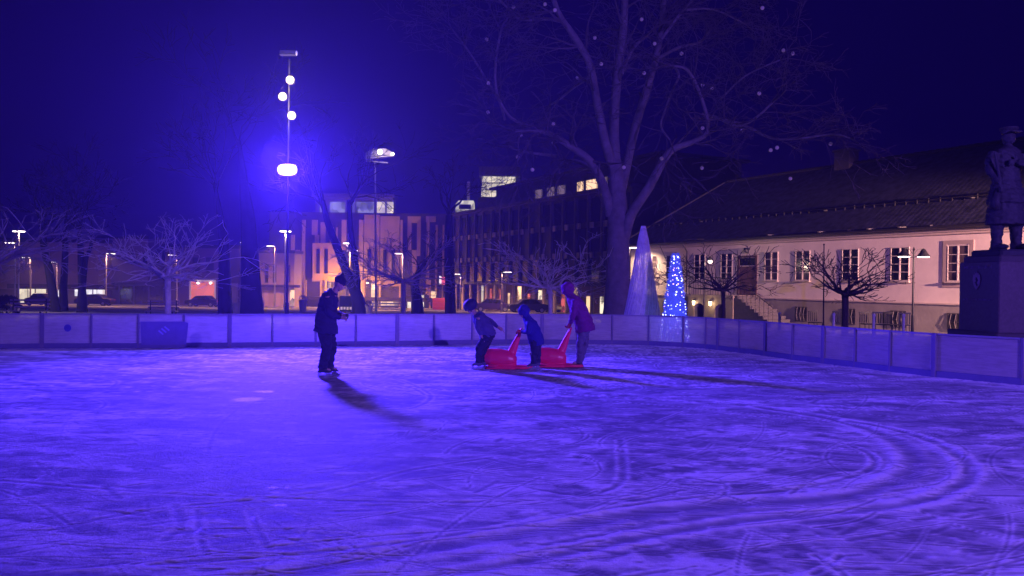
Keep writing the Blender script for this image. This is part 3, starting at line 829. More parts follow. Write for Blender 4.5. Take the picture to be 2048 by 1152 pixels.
for px in (612,652,700,724,760,800,830,860,896): rect(MB(), px-2, px+2, 560, 625, TD-.8, .3).build('column', tan, tb)
wl = MB(); wl.ell(P(690,566,117.6), (.22,.15,.12), 10, 6); wl.build('added_canopy_lamp', emis('added_canopy_bulb',(1,.7,.35),3), tb)  # lamps added under the canopy to warm the oriel and wall
light('added_canopy_light','POINT', P(676,570,116.2), (1,.50,.10), 1500, tb, size=.3)
light('added_canopy_light','POINT', P(735,575,116.0), (1,.50,.22), 500, tb, size=.3)
wl = MB(); wl.ell(P(735,566,117.6), (.22,.15,.12), 10, 6); wl.build('added_canopy_lamp', emis('added_canopy_bulb',(1,.7,.35),3), tb)
# low extension between the tan building and the row on the left
lx = thing('low_building', 'low purple grey building behind the thick double tree trunk', 'building', (XD(570,112),112,gz(0,112))); lx['world_space']=1
rect(MB(), 520, 604, 508, 640, 116, 4).build('wall', mat('mauve_wall',(.26,.19,.24),.8,var=.2,scale=.4), lx)
rect(MB(), 516, 607, 503, 508, 116.2, 4.6).build('roof', slit, lx)
for a0 in (530,546,574): rect(MB(), a0, a0+7, 530, 565, 111.98, .06).build('window', slit, lx)
rect(MB(), 520, 604, 570, 574, 111.9, 1).build('canopy', slit, lx)
for a0 in (528,552,580): rect(MB(), a0, a0+9, 580, 612, 111.97, .06).build('shop_window', sh[0] if a0==580 else mat('dim_shop',(.3,.22,.28),.5), lx)

# ---- shops on the left
mauve = mat('pinkish_wall', (.42,.29,.32), .85, var=.15, scale=.3)
sA = thing('shop_building', 'low pinkish shop building with glowing ground floor windows at the left', 'building', (XD(100,120),120,gz(0,120))); sA['world_space']=1
rect(MB(), 20, 236, 486, 577, 126, 6).build('wall', mauve, sA)
rect(MB(), 16, 240, 482, 487, 126.2, 6.5).build('roof', slit, sA)
rect(MB(), 24, 236, 577, 640, 126, 5).build('ground_floor', mat('shop_back',(.12,.08,.12),.7,var=.3), sA)
rect(MB(), 24, 236, 570, 577, 119.9, 1.2).build('canopy', slit, sA)
shopl = lit_room('shop_cream', (1,.86,.60), 1.1, .9, .55); shopd = lit_room('shop_mixed', (.9,.85,.9), 1.3, 1.3, .05)
for (a0,a1,b0,b1,m_) in [(36,55,578,606,shopl),(57,92,577,608,shopl),(112,118,580,594,shopd),(131,135,580,604,shopl),(150,159,577,592,shopd),(168,196,577,600,shopd),(196,212,578,600,shopd)]:
    f = rect(MB(), a0, a1, b0, b1, 119.95, .1).build('shop_window', m_, sA)
for a0 in (70,120,163,185,210): rect(MB(), a0, a0+2, 577, 610, 119.8, .12).build('mullion', mat('shop_frame',(.35,.3,.36),.5), sA)
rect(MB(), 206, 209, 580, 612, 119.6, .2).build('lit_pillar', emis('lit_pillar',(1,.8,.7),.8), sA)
sB = thing('shop_building', 'taller blank walled building behind the spreading bare tree', 'building', (XD(300,124),124,gz(0,124))); sB['world_space']=1
rect(MB(), 236, 330, 480, 565, 130, 6).build('wall', mat('violet_wall',(.30,.22,.32),.85,var=.15,scale=.3), sB)
rect(MB(), 232, 334, 476, 481, 130.2, 6.5).build('roof', slit, sB)
rect(MB(), 236, 372, 565, 640, 129, 5).build('ground_floor', mat('dark_shopfront',(.07,.06,.12),.4,var=.4,scale=.5), sB)
for a0 in (262,286,310): rect(MB(), a0, a0+9, 505, 530, 123.98, .06).build('window', slit, sB)
for a0 in (240,270,300,330): rect(MB(), a0, a0+26, 572, 610, 123.98, .05).build('shop_window', dark_glass, sB)
sC = thing('shop_building', 'building with a red lit shop window above the dark parked car', 'building', (XD(405,122),122,gz(0,122))); sC['world_space']=1
rect(MB(), 372, 512, 500, 640, 130, 8).build('wall', mat('deep_violet_wall',(.16,.11,.22),.85,var=.2,scale=.3), sC)
rect(MB(), 368, 516, 495, 500, 130.2, 8.5).build('roof', slit, sC)
f = rect(MB(), 381, 430, 563, 600, 121.98, .1).build('shop_window', lit_room('red_shop',(1,.20,.08),.9,.5,.8), sC)
fr = MB()
for (a0,a1,b0,b1) in [(379,382.5,562,600),(429,432,562,600),(379,432,560,563)]: rect(fr, a0, a1, b0, b1, 121.9, .12)
fr.build('frame', emis('lit_frame',(.9,.5,.6),.25), f)
for px in (396,421):
    c_ = P(px,566,121.6); MB().ell(c_, (.22,.1,.16), 10, 7).build('shop_lamp', emis('shop_lamp',(1,.85,.7),6), f)
for (a0,a1,b0,b1) in [(385,400,515,545),(412,428,515,545),(440,455,515,545)]: rect(MB(), a0, a1, b0, b1, 121.98, .06).build('window', slit, sC)
rect(MB(), 463, 476, 566, 606, 121.9, .3).build('doorway', mat('pale_doorway',(.4,.34,.42),.6), sC)
# kiosk with red front at the corner of the tan building
sg_ = wthing('hanging_sign', 'red and white lit sign on the corner beside the dark trunk', 'sign', P(884,562,105))
rect(MB(), 878.5, 883, 552, 569, 105, .15).build('white_face', emis('sign_white',(1,.85,.85),1.1), sg_)
rect(MB(), 883.2, 892, 554, 569, 104.99, .13).build('red_face', emis('sign_red',(1,.05,.12),.9), sg_)
MB().tube([P(886,569,105), Vector((XD(886,105),105,gz(0,105)))], .05, 8).build('post', iron, sg_)
# ================================================================== LAMPS
lamp_w = emis('street_lamp_glow', (1,.80,.72), 5.0)
pole_m = mat('galvanised_pole', (.34,.32,.36), .45, .5)
def street_lamp(px, py, h, label, width=.62, D=None, side=-1, power=60, T_=False, arm=.35, col=(1,.66,.42)):
    H = 563.3 + (px-1024)*.01222
    if D is None: D = (h-1.1)/((H-py)/1600.+.025)
    head = P(px, py, D); gx_ = head.x + (0 if T_ else -side*arm)
    base = Vector((gx_, D, gz(gx_, D)))
    r = wthing('street_lamp', label, 'street lamp', base, 'street lamps round the square')
    top = head.z - .02
    pr_ = max(.045, D*.0009)
    MB().tube([base+Vector((0,0,-.1)), base+Vector((0,0,.9)), base+Vector((0,0,.95)), Vector((gx_,D,top))], [pr_*1.5,pr_*1.5,pr_,pr_*.8], 10).build('pole', pole_m, r, smooth=False)
    if not T_: MB().tube([Vector((gx_,D,top-.02)), Vector((gx_+side*arm*.5,D,top+.05)), head+Vector((0,0,.03))], .025, 6).build('arm', pole_m, r)
    w = width/2
    MB().lathe([(w*.25,.10),(w*.9,.05),(w,.01),(w,-.0)][::-1], head, 18, ).build('housing', mat('lamp_housing',(.25,.25,.28),.5), r)
    MB().lathe([(w*.94,-.05),(w*.94,-.002)], head, 18).build('diffuser', lamp_w, r)
    if power: light('lamp_light', 'SPOT', head-Vector((0,0,.10)), col, power, r, target=head-Vector((0,0,5)), size=.12, angle=165, blend=.5)
    return r
street_lamp(38,462,4.7,'tall flat headed street lamp nearest the left edge of the square',.66,T_=True,power=1100)
street_lamp(20,485,4.7,'street lamp just behind the tallest lamp at the left edge',.62,power=500,side=-1)
street_lamp(52,515,6.12,'small street lamp right of the pair at the left edge',1.05,D=104,side=-1,power=4800.,arm=.6,col=(1,.47,.30))
street_lamp(106,524,5.66,'small street lamp seen between the dark trunks at the left',1.05,D=106,side=-1,power=3300.,arm=.6,col=(1,.47,.30))
street_lamp(222,507,6.56,'street lamp alone before the pinkish shop wall',1.05,D=100,side=1,power=4200.,arm=.6,col=(1,.47,.30))
street_lamp(345,510,6.57,'street lamp glowing inside the crown of the spreading bare tree',1.05,D=102,side=-1,power=3300.,arm=.6,col=(1,.47,.30))
street_lamp(489,485,7.86,'small street lamp above the thick double tree trunk',1.05,D=96,side=-1,power=2700.,arm=.6,col=(1,.47,.30))
street_lamp(541,492,8.00,'small street lamp between the double trunk and the blue floodlight mast',1.05,D=104,side=-1,power=4800.,arm=.6,col=(1,.40,.13))
street_lamp(571,462,4.7,'street lamp with a thick pale pole directly below the blue floodlight',.62,T_=True,power=1100)
street_lamp(695,486,4.7,'street lamp with a T shaped head above the navy coated man',.56,T_=True,power=600)
street_lamp(708,501,7.61,'street lamp with a tilted oval head right of the T shaped lamp',1.05,D=105,side=1,power=18000.,arm=.6,col=(1,.40,.13))
street_lamp(797,507,7.23,'street lamp standing in the twigs of the bare tree before the tan building',1.05,D=104,side=-1,power=6600.,arm=.6,col=(1,.47,.30))
street_lamp(912,548,4.45,'tiny street lamp beside the dark corner trunk',1.05,D=98,side=-1,power=1800.,arm=.6,col=(1,.47,.30))
street_lamp(1015,544,4.26,'small street lamp in front of the dark arcade',0.90,D=84,side=1,power=1500.,arm=.6,col=(1,.47,.30))
street_lamp(1269,495,4.7,'street lamp at the far corner of the white house behind the white cone tree',.72,power=900,side=1)
# globe lamp before the porch
def globe_lamp(px, py, D, label):
    c_ = P(px,py,D); bx_ = c_.x-.28; base = Vector((bx_, D, gz(bx_,D)))
    r = wthing('globe_lamp', label, 'street lamp', base)
    MB().tube([base+Vector((0,0,-.1)), base+Vector((0,0,.7)), Vector((bx_,D,c_.z+.1))], [.06,.04,.03], 8).build('pole', iron, r)
    MB().tube([Vector((bx_,D,c_.z+.1)), c_+Vector((-.12,0,.28)), c_+Vector((0,0,.2))], .018, 6).build('arm', iron, r)
    MB().lathe([(.05,.2),(.17,.02),(.18,-.0)][::-1], c_, 14).build('shade', iron, r)
    MB().ell(c_-Vector((0,0,.05)), (.11,.11,.10)).build('bulb', lamp_w, r)
    light('lamp_light','POINT', c_-Vector((0,.3,.15)), (1,.7,.5), 60, r, size=.1)
globe_lamp(1420,521,42,'small bright lamp on a thin dark pole before the porch')
# twin bell lantern
def twin_lantern(px, D, label):
    base = Vector((XD(px,D), D, gz(0,D))); top = P(px,513,D).z
    r = wthing('twin_lantern', label, 'street lamp', base)
    MB().tube([base+Vector((0,0,-.1)), base+Vector((0,0,.8)), base+Vector((0,0,.85)), Vector((base.x,D,top+.22))], [.06,.055,.04,.035], 10).build('pole', iron, r)
    c_ = MB(); 
    for s in (-1,1): c_.tube([Vector((base.x,D,top+.05)), Vector((base.x+s*.16,D,top+.28)), Vector((base.x+s*.36,D,top+.30))], .018, 6)
    c_.lathe([(.02,.2),(.05,.26),(.01,.36)], Vector((base.x,D,top)), 8); c_.build('arm', iron, r)
    for s in (-1,1):
        h = Vector((base.x+s*.37, D, top))
        MB().lathe([(.23,0),(.235,.02),(.16,.12),(.07,.27),(.03,.31)], h, 18).build('shade', iron, r)
        MB().lathe([(.20,-.035),(.215,-.002)], h, 18).build('diffuser', lamp_w, r)
        light('lamp_light','SPOT', h-Vector((0,0,.08)), (1,.68,.46), 45, r, target=h-Vector((0,0,5)), size=.12, angle=165, blend=.4)
twin_lantern(1826, 30.5, 'twin bell shaded lantern on one dark pole before the white house')
# unseen masts added at right: warm one for the house, violet one as fill
def unseen_mast(x, y, h, power, target, label, col=(1,.60,.42), angle=75):
    base = Vector((x,y,-.05)); r = wthing('unseen_lamp_mast', label, 'lamp mast', base)
    MB().tube([base, base+Vector((0,0,1.2)), base+Vector((0,0,h))], [.12,.10,.06], 12).build('pole', pole_m, r)
    c_ = base+Vector((0,0,h)); dr = (Vector(target)-c_).normalized()
    MB().cbox((0,0,0),(.6,.25,.4), Matrix.Translation(c_) @ dr.to_track_quat('-Z','Y').to_matrix().to_4x4()).build('housing', mat('lamp_housing',(.25,.25,.28),.5), r)
    MB().cbox((0,0,-.21),(.5,.2,.02), Matrix.Translation(c_) @ dr.to_track_quat('-Z','Y').to_matrix().to_4x4()).build('lens', lamp_w, r)
    light('unseen_mast_light','SPOT', c_+dr*.35, col, power, r, target=target, size=.15, angle=angle, blend=.7)
unseen_mast(25.0, 17.0, 4.6, 68000, (13.2,45.5,1.6), 'unseen tall mast with a warm floodlight facing the white house', col=(1,.50,.42), angle=36)
unseen_mast(17.0, -9.0, 8.0, 29000, (3.0,19.0,2.0), 'added unseen fill mast with a violet floodlight facing the skaters', col=(.25,.11,1), angle=76)

# ---- near mast: the blue floodlight with three warm spots above it
MX = P(575,340,22.5)
mast = wthing('floodlight_mast', 'slim mast with a dazzling blue floodlight and three warm spots above', 'floodlight mast', Vector((MX.x-.02,22.65,-.05)))
mx = MX.x-.02
MB().tube([(mx,22.65,-.1),(mx,22.65,1.0),(mx,22.65,1.05),(mx,22.65,P(575,118,22.6).z)], [.06,.055,.034,.026], 10).build('pole', mat('mast_metal',(.03,.03,.04),.6,.2), mast)
dsh = mat('flood_body',(.04,.04,.06),.5)
fh = MB(); fh.bbox((MX.x-.27,22.46,MX.z-.17),(MX.x+.29,22.62,MX.z+.17), .03); fl = fh.build('floodlight', dsh, mast)
le = MB()
# rounded LED lens
pts = []
for k in range(32):
    an = 2*math.pi*k/32; ca, sa = math.cos(an), math.sin(an)
    pts.append((MX.x+.01+.27*math.copysign(abs(ca)**.7,ca), MX.z+.155*math.copysign(abs(sa)**.75,sa)))
le.prism(pts, 22.43, 22.455); le.build('lens', emis('blue_led',(.86,.80,1.0),3.2), fl)
for k,(px,py) in enumerate([(580,160),(565,193),(583,231)]):
    c_ = P(px,py,22.5)
    hd = MB(); hd.tube([c_+Vector((0,.16,.02)), c_+Vector((0,.12,.01)), c_+Vector((0,0,0))], [.06,.12,.125], 14); h_ = hd.build('spot_head', dsh, mast)
    MB().tube([c_+Vector((0,-.006,0)), c_+Vector((0,-.012,0))], .095, 18).build('lens', emis('warm_spot_lens',(1,.72,.30),1.3), h_)
    MB().tube([c_+Vector((0,.10,0)), Vector((mx,22.65,c_.z+.02))], .015, 6).build('bracket', dsh, h_)
    light('warm_spot','SPOT', c_+Vector((0,-.05,0)), (1,.60,.40), 10, mast, target=G(1000+k*150,860-k*20), size=.1, angle=100, blend=1)
    light('warm_spill','POINT', c_+Vector((0,-.22,0)), (1,.72,.30), 60, mast, size=.1)
# top fixture, unlit
c_ = P(577,107,22.6); hb = MB(); hb.bbox((c_.x-.24,22.5,c_.z-.05),(c_.x+.22,22.7,c_.z+.09),.03); hb.build('top_unit', dsh, mast)
MB().ell((c_.x+.24,22.55,c_.z), (.03,.03,.07)).build('indicator', emis('indicator_lens',(.5,.4,.9),.5), mast)
BLUE = (.070,.026,.95)
light('flood_far','SPOT', (MX.x+.01,22.35,MX.z), BLUE, 30000, mast, target=(2.5,2.0,0), size=.46, angle=104, blend=.9)
light('flood_wide','SPOT', (MX.x+.01,22.34,MX.z-.02), BLUE, 3600, mast, target=(0,12,0), size=.2, angle=160, blend=.6)
light('flood_spill','POINT', (MX.x+.01,22.3,MX.z+.0), (.03,.002,1), 1000, mast, size=.2)

# ---- far mast with a T-shaped head
fm = wthing('floodlight_mast', 'tall thin mast with two small lights under a flat head left of the big tree', 'floodlight mast', Vector((XD(752,60),60,gz(0,60))))
MB().tube([fm.location.copy(), P(752,600,60), P(750,322,60)], [.10,.09,.06], 8).build('pole', pole_m, fm)
a_ = P(731,322,60); b_ = P(776,326,60)
MB().tube([a_, b_], .06, 6).build('crossbar', pole_m, fm)
q = [P(731,318,60),P(731,306,60),P(745,297,60),P(772,297,60),P(788,306,60),P(788,312,60)]
n=len(q); MB().add(q+[p+Vector((0,.5,0)) for p in q], [tuple(range(n)), tuple(range(2*n-1,n-1,-1))]+[(k,k+n,(k+1)%n+n,(k+1)%n) for k in range(n)]).build('hood', mat('hood_metal',(.16,.15,.2),.5), fm)
for (px,py,r_) in ((760,304,.19),(785,308,.12)):
    c_ = P(px,py,59.8); MB().ell(c_, (r_,.08,r_)).build('lamp_lens', emis('far_lamp',(1,.85,.7),8), fm)
    light('far_lamp_light','POINT', c_-Vector((0,.4,0)), (1,.75,.55), 60, fm, size=.1)

# ================================================================== TREES
bark = mat('pale_bark', (.78,.74,.78), .85, var=.3, scale=5)
bark_d = mat('dark_bark', (.34,.30,.34), .9, var=.3, scale=4)
bark_b = mat('brown_bark', (.05,.035,.04), .9, var=.3, scale=4)
def grow(mb, p, d, L, r, depth, rg, droop=0., spread=.6, n=4, sides=5, minr=.004, kids=(2,3), flat=1.0):
    d = d.normalized(); pts = [p.copy()]; rad = [r]; seg = L/n
    cur = p.copy()
    for k in range(n):
        j = Vector((rg.gauss(0,1), rg.gauss(0,1)*flat, rg.gauss(0,.8)))*.21
        d = (d + j + Vector((0,0,droop))).normalized()
        cur = cur + d*seg; pts.append(cur.copy()); rad.append(max(minr, r*(1-.62*(k+1)/n)))
    mb.tube(pts, rad, sides, cap=False)
    if depth <= 0: return
    nk = rg.randint(*kids)
    for c_ in range(nk + 1):
        i = n if c_ == 0 else rg.randint(max(1,n//3), n)
        base = pts[i]; rr = rad[i]
        ax = Vector((rg.gauss(0,1), rg.gauss(0,1)*flat, rg.gauss(0,.55)))
        nd = (d + ax*spread*(.5 if c_ == 0 else 1)).normalized()
        grow(mb, base, nd, L*rg.uniform(.5,.8), max(minr, rr*.75), depth-1, rg, droop, spread, max(2,n-1), sides if rr > .02 else 3, minr, kids, flat)
def pollard(px, D, half, ztop, zfork, label, m_, seed, tr=.11, limbs=11, twig=.010, depth=3, lean=0):
    rg = random.Random(seed); base = on_ground(px, D)
    r = wthing('bare_tree', label, 'tree', base, 'pruned bare trees round the rink')
    top = Vector((base.x+lean, D, zfork))
    tp = MB().tube([base-Vector((0,0,.15)), base+Vector((0,0,.15)), base.lerp(top,.5)+Vector((.03,0,0)), top+Vector((0,0,.1))], [tr*1.5,tr*1.1,tr,tr*1.05], 10)
    tp.ell(top+Vector((0,0,.08)), (tr*1.35,tr*1.35,tr*1.1)); tp.build('trunk', m_, r, smooth=True)
    cr_ = MB()
    for k in range(limbs):
        an = 2*math.pi*(k+rg.uniform(-.3,.3))/limbs
        L = half*rg.uniform(.52,.74)
        up = rg.choice([.04,.15,.32,.8])
        d = Vector((math.cos(an), math.sin(an)*.9, up))
        grow(cr_, top+Vector((0,0,.05)), d, L, tr*.50, depth, rg, droop=-.01+.05*rg.random(), spread=.6, n=5, minr=twig*1.25, kids=(1,3))
    # keep the crown as flat as the pruned one in the photo
    f = []
    for v in cr_.v:
        z = v[2]
        if z > ztop: z = ztop + (z-ztop)*.25
        if z < zfork-.15: z = zfork-.15 + (z-zfork+.15)*.3
        f.append((v[0], v[1], z))
    cr_.v = f
    cr_.build('crown', m_, r, smooth=True)
    return r
pollard(335, 30, 2.6, 3.9, 1.70, 'wide spreading bare tree, whitish branches, before the dark shopfront', bark, 3, .11, 15, .009, 3)
pollard(-30, 25, 3.3, 3.7, 1.9, 'bare tree leaning in at the left edge beyond the boards', bark_d, 5, .12, 14, .008, 3)
pollard(806, 40, 3.1, 3.9, 1.55, 'spreading bare tree in front of the tan apartment building', bark_d, 8, .12, 15, .010, 3)
pollard(1100, 36, 2.7, 3.5, 1.35, 'spreading bare tree in front of the dark arcade behind the purple coat', bark, 12, .10, 15, .010, 3)
pollard(1446, 35, 2.4, 3.3, 1.35, 'bare tree with thin limbs before the porch of the white house', bark_b, 17, .09, 13, .010, 3)
pollard(1690, 28.5, 1.75, 2.95, 1.35, 'small dark bare tree against the white wall between two windows', bark_b, 22, .115, 12, .009, 3)

# ---- the giant tree hung with balls
BT = 34.0
rg = random.Random(4)
gb = on_ground(1237, BT)
big = wthing('giant_tree', 'giant bare tree with hanging balls towering beside the white cone tree', 'tree', gb)
dist = {}
def dep(px, k): return BT + k
limb = MB(); tw_ = MB()
def limb_px(lst, dz=0., twigs=8, tl=1.6):
    lst = [(x, y, r_ if r_ > 8 else r_*(.62+.38*(r_/8.)**2)) for x, y, r_ in lst]
    pts = [P(x + (rg.gauss(0,4) if 0 < i < len(lst)-1 and r_ < 6 else 0), y + (rg.gauss(0,4) if 0 < i < len(lst)-1 and r_ < 6 else 0), BT + dz*i/(len(lst)-1)) for i, (x, y, r_) in enumerate(lst)]
    rad = [r_*BT/1600. for _,_,r_ in lst]
    pp = join_path(pts, 3); rr = list(np.interp(np.linspace(0,len(rad)-1,len(pp)), range(len(rad)), rad))
    limb.tube(pp, rr, 9, cap=False)
    for k in range(twigs):
        i = rg.randint(len(pp)//3, len(pp)-1)
        d = (pp[i]-pp[max(0,i-2)]).normalized() + Vector((rg.gauss(0,.8), rg.gauss(0,.8), rg.gauss(.05,.6)))
        grow(tw_, pp[i], d, tl*rg.uniform(.6,1.3), min(rr[i]*.5,.06), 3, rg, droop=-.015, spread=.7, n=4, minr=.010, sides=4, kids=(1,3))
    grow(tw_, pp[-1], pp[-1]-pp[-2], tl, rr[-1]*.9, 3, rg, droop=-.01, spread=.6, n=4, minr=.009, sides=4)
    return pp
tr_ = MB(); tp = join_path([gb-Vector((0,0,.3)), P(1236,600,BT), P(1236,520,BT), P(1236,440,BT), P(1234,380,BT), P(1230,320,BT)], 3)
tr_.tube(tp, list(np.interp(np.linspace(0,5,len(tp)), range(6), [.85,.56,.50,.44,.36,.26])), 14); tr_.build('trunk', mat('giant_bark',(.20,.17,.215),.9,var=.35,scale=2.5,bump=.8,bscale=10), big, smooth=True)
limb_px([(1230,330,12),(1228,250,10),(1235,150,9),(1247,60,8),(1252,-60,7),(1262,-180,5)], .5, 16)
limb_px([(1228,340,10),(1212,290,9),(1196,215,8),(1180,130,7.5),(1150,75,7),(1120,20,6),(1095,-60,5),(1080,-150,4)], -2, 18)
limb_px([(1131,45,5),(1090,38,4.5),(1050,35,4),(1015,20,3.5),(992,-8,3)], -1.5, 8)
limb_px([(1240,390,11),(1258,310,9),(1275,240,8.5),(1298,165,8),(1318,90,7),(1334,0,6),(1350,-110,5)], 2.5, 16)
limb_px([(1243,150,5),(1270,100,4.5),(1298,66,4)], 1, 6)
limb_px([(1242,500,13),(1262,430,10),(1298,375,9),(1338,305,7.5),(1385,283,6),(1406,255,5),(1402,200,4.5),(1372,150,4),(1348,132,3)], -3, 18)
limb_px([(1348,132,4),(1357,150,3.5),(1350,180,3),(1326,220,3),(1323,250,3),(1340,280,2.5)], -2.5, 4)
limb_px([(1405,228,4.5),(1440,236,4.5),(1485,250,4),(1520,235,3.5),(1545,205,3)], -3, 9)
limb_px([(1420,232,4),(1480,255,4),(1540,270,3.5),(1600,281,3),(1660,270,3),(1710,280,2)], -4, 12, 1.0)
limb_px([(1222,430,11),(1206,370,9),(1180,322,8),(1140,292,7),(1104,268,6),(1068,259,4.5),(1030,262,3.5)], -2.5, 18)
limb_px([(1190,335,6),(1150,318,5),(1120,322,4.5),(1105,350,4)], 2, 8)
limb_px([(1112,312,4.5),(1050,300,4),(1005,290,3.2),(985,296,3)], 1.5, 9)
limb_px([(1060,255,4),(1020,235,4),(995,190,4),(990,120,3.5),(1002,60,3)], -1, 14, 1.3)
limb_px([(1010,240,4),(985,200,3.5),(965,130,3),(930,90,3),(905,60,2.5)], 1, 14, 1.3)
limb_px([(1185,150,5),(1150,170,4),(1120,205,3.5),(1100,210,3)], 2, 7)
limb_px([(1310,120,5),(1360,90,4),(1410,85,3.5),(1420,60,3)], 3, 9)
limb_px([(1322,80,4.5),(1362,30,4),(1410,-10,3.5),(1470,-40,3)], 2, 14, 1.5)
limb_px([(1372,20,3.5),(1430,22,3),(1490,48,2.5)], 2, 10, 1.3)
limb_px([(1440,200,3),(1490,150,2.6),(1560,120,2.2)], -2, 10, 1.2)
limb.build('limb', mat('giant_bark',(.20,.17,.215)), big, smooth=True)
tw_.build('twigs', mat('twig_bark',(.12,.095,.13),.9,var=.3,scale=3), big, smooth=True)
# balls on strings
BALLS = [(350,35),(222,188),(230,395),(228,535),(655,370),(737,180),(768,305),(960,92),(1022,208),(972,348),(1150,255),(540,590),(540,680),(385,645),(370,748),(440,808),(875,797),(1055,755),(1250,610),(1247,800),(1440,620),(1250,405),(1295,420),(1520,445),(1535,38),(1635,240),(1605,703),(1575,715),(1860,685),(1668,850),(547,48),(500,20),(1680,255)]
ball_m = mat('glowing_frosted_ball', (.65,.55,.62), .35, var=.1, emit=(.8,.5,.75), estr=.03)  # faint glow added to the material; the balls are unlit
ballproto = None
for k,(zx,zy) in enumerate(BALLS):
    p = P(880+zx*.42, zy*.42, BT-1.0+rg.uniform(-1.6,1.6))
    if ballproto is None:
        ballproto = thing('hanging_ball', '', 'ball ornament', p, 0, 'balls hung in the giant tree')
        MB().ell((0,0,0), (.078,.078,.078), 14, 10).build('globe', ball_m, ballproto, smooth=True)
        MB().tube([(0,0,.09),(0,0,.13),(.01,0,.75)], [.03,.006,.004], 5).build('string', iron, ballproto)
        o = ballproto
    else:
        o = copy_tree(ballproto)
    o.location = p; o['label'] = 'pale frosted ball hung on a string in the giant tree'

# ---- dark trunks
def dark_tree(label, trunks, D, forks, seed, top=9, m_=None, tl=2.6):
    rg2 = random.Random(seed); m_ = m_ or mat('black_bark', (.022,.018,.022), .95, var=.3, scale=4)
    base = on_ground(trunks[0][0][0], D)
    r = wthing('tree', label, 'tree', base, 'big dark trees of the square')
    cw = MB()
    for t_ in trunks:
        pts = [P(x,y,D) for x,y,_ in t_]; pts[0].z = gz(0,D)-.2
        rad = [w/2*D/1600. for _,_,w in t_]
        pp = join_path(pts,3); rr = list(np.interp(np.linspace(0,len(rad)-1,len(pp)), range(len(rad)), rad))
        MB().tube(pp, rr, 10).build('trunk', m_, r, smooth=True)
        for k in range(forks):
            d = (pp[-1]-pp[-3]).normalized()+Vector((rg2.gauss(0,.45),rg2.gauss(0,.45),.5))
            grow(cw, pp[-1]-Vector((0,0,rg2.uniform(0,.5))), d, tl*rg2.uniform(.7,1.2), rr[-1]*.55, 4, rg2, droop=.02, spread=.5, n=4, minr=.014, kids=(1,3))
    cw.build('crown', m_, r, smooth=True)
dark_tree('dark forked tree left of the trio before the glowing shop windows', [[(112,625,24),(106,590,17),(98,540,15),(88,490,13),(84,450,11)]], 58, 4, 31)
dark_tree('straight dark tree in the middle of the trio before the shops', [[(127,625,20),(127,580,14),(130,520,12),(132,460,11)]], 60, 4, 32)
dark_tree('dark tree with a V shaped fork at the right of the trio before the shops', [[(164,625,22),(164,580,15),(163,540,14),(161,490,11),(158,450,8)],[(164,545,9),(172,520,8),(180,500,7),(186,470,6)]], 57, 3, 33)
dark_tree('massive dark double trunk standing between two small lamps', [[(505,640,56),(503,590,42),(500,520,36),(496,440,30),(490,390,22),(484,330,12),(478,280,6)],[(452,640,34),(450,600,28),(449,540,24),(447,480,20),(440,430,13),(432,380,6)]], 38, 4, 34, tl=2.4)
dark_tree('dark tree with slanting limbs crossing the lit top floor of the tan building', [[(722,640,40),(716,600,26),(700,560,20),(676,500,16),(654,440,13),(645,400,9)],[(716,600,20),(712,540,14),(702,470,12),(698,400,9)]], 46, 4, 35)
dark_tree('slim dark tree before the shop fronts of the tan building', [[(836,640,30),(834,600,22),(830,572,16),(838,540,9)]], 50, 4, 36, tl=1.2)
dark_tree('dark straight trunk at the corner between tan and dark buildings', [[(901,640,24),(900,560,20),(898,490,18),(898,430,14)]], 52, 4, 37, tl=1.6)

# ================================================================== CONE TREES
cwD = 24.0
cb = on_ground(1285, cwD); ctz = P(1286,452,cwD).z
wc = wthing('cone_tree', 'tall white cone shaped light tree, unlit, behind the boards', 'christmas tree', cb)
Hc = ctz-cb.z
cm = MB()
prof = [(.60,0),(.56,Hc*.18),(.46,Hc*.33),(.30,Hc*.60),(.16,Hc*.85),(.095,Hc*.97),(.05,Hc)]
cm.lathe(prof, cb, 40); cm.build('net', mat('white_net',(.72,.69,.80),.8,var=.35,scale=9,bump=.6,bscale=30), wc, smooth=True)
MATS['white_net'].node_tree.nodes['Principled BSDF'].inputs['Alpha'].default_value = .7
ws_ = MB()
for k in range(26):
    a0 = 2*math.pi*k/26
    ws_.tube([cb+Vector((math.cos(a0+.15*j)*(np.interp(j/8*Hc,[q[1] for q in prof],[q[0] for q in prof])+.012), math.sin(a0+.15*j)*(np.interp(j/8*Hc,[q[1] for q in prof],[q[0] for q in prof])+.012), j/8*Hc)) for j in range(9)], .008, 4)
ws_.build('light_string', mat('pale_wire',(.72,.68,.78),.6), wc)
MB().lathe([(.62,-.1),(.62,.06)], cb, 28).build('base', iron, wc)
bD = 22.6
bb_ = on_ground(1350, bD); btz = P(1351,503,bD).z; Hb = btz-bb_.z
bc = wthing('cone_tree', 'shorter cone tree wrapped in glowing blue lights beside the white one', 'christmas tree', bb_)
bm_ = mat('bulb_lit_fir', (.06,.09,.30), .8, var=.5, scale=12, emit=(.08,.10,1), estr=.50)  # light of the bulbs put into the foliage as blue emission
rg3 = random.Random(9); fl_ = MB()
def brad(u): return .36*(1-u)**.85+.05
for k in range(3600):
    u = rg3.random()**1.35; z = u*Hb*.98; an = rg3.uniform(0, 2*math.pi); r0 = brad(u)*rg3.uniform(.75,1.04)
    c_ = bb_+Vector((math.cos(an)*r0, math.sin(an)*r0, z)); o_ = Vector((math.cos(an), math.sin(an), rg3.uniform(-.2,.5))).normalized()
    s_ = o_.orthogonal().normalized()*.018; e = o_*rg3.uniform(.05,.10)
    fl_.add([c_-s_, c_+s_, c_+e], [(0,1,2)])
fl_.build('foliage', bm_, bc)
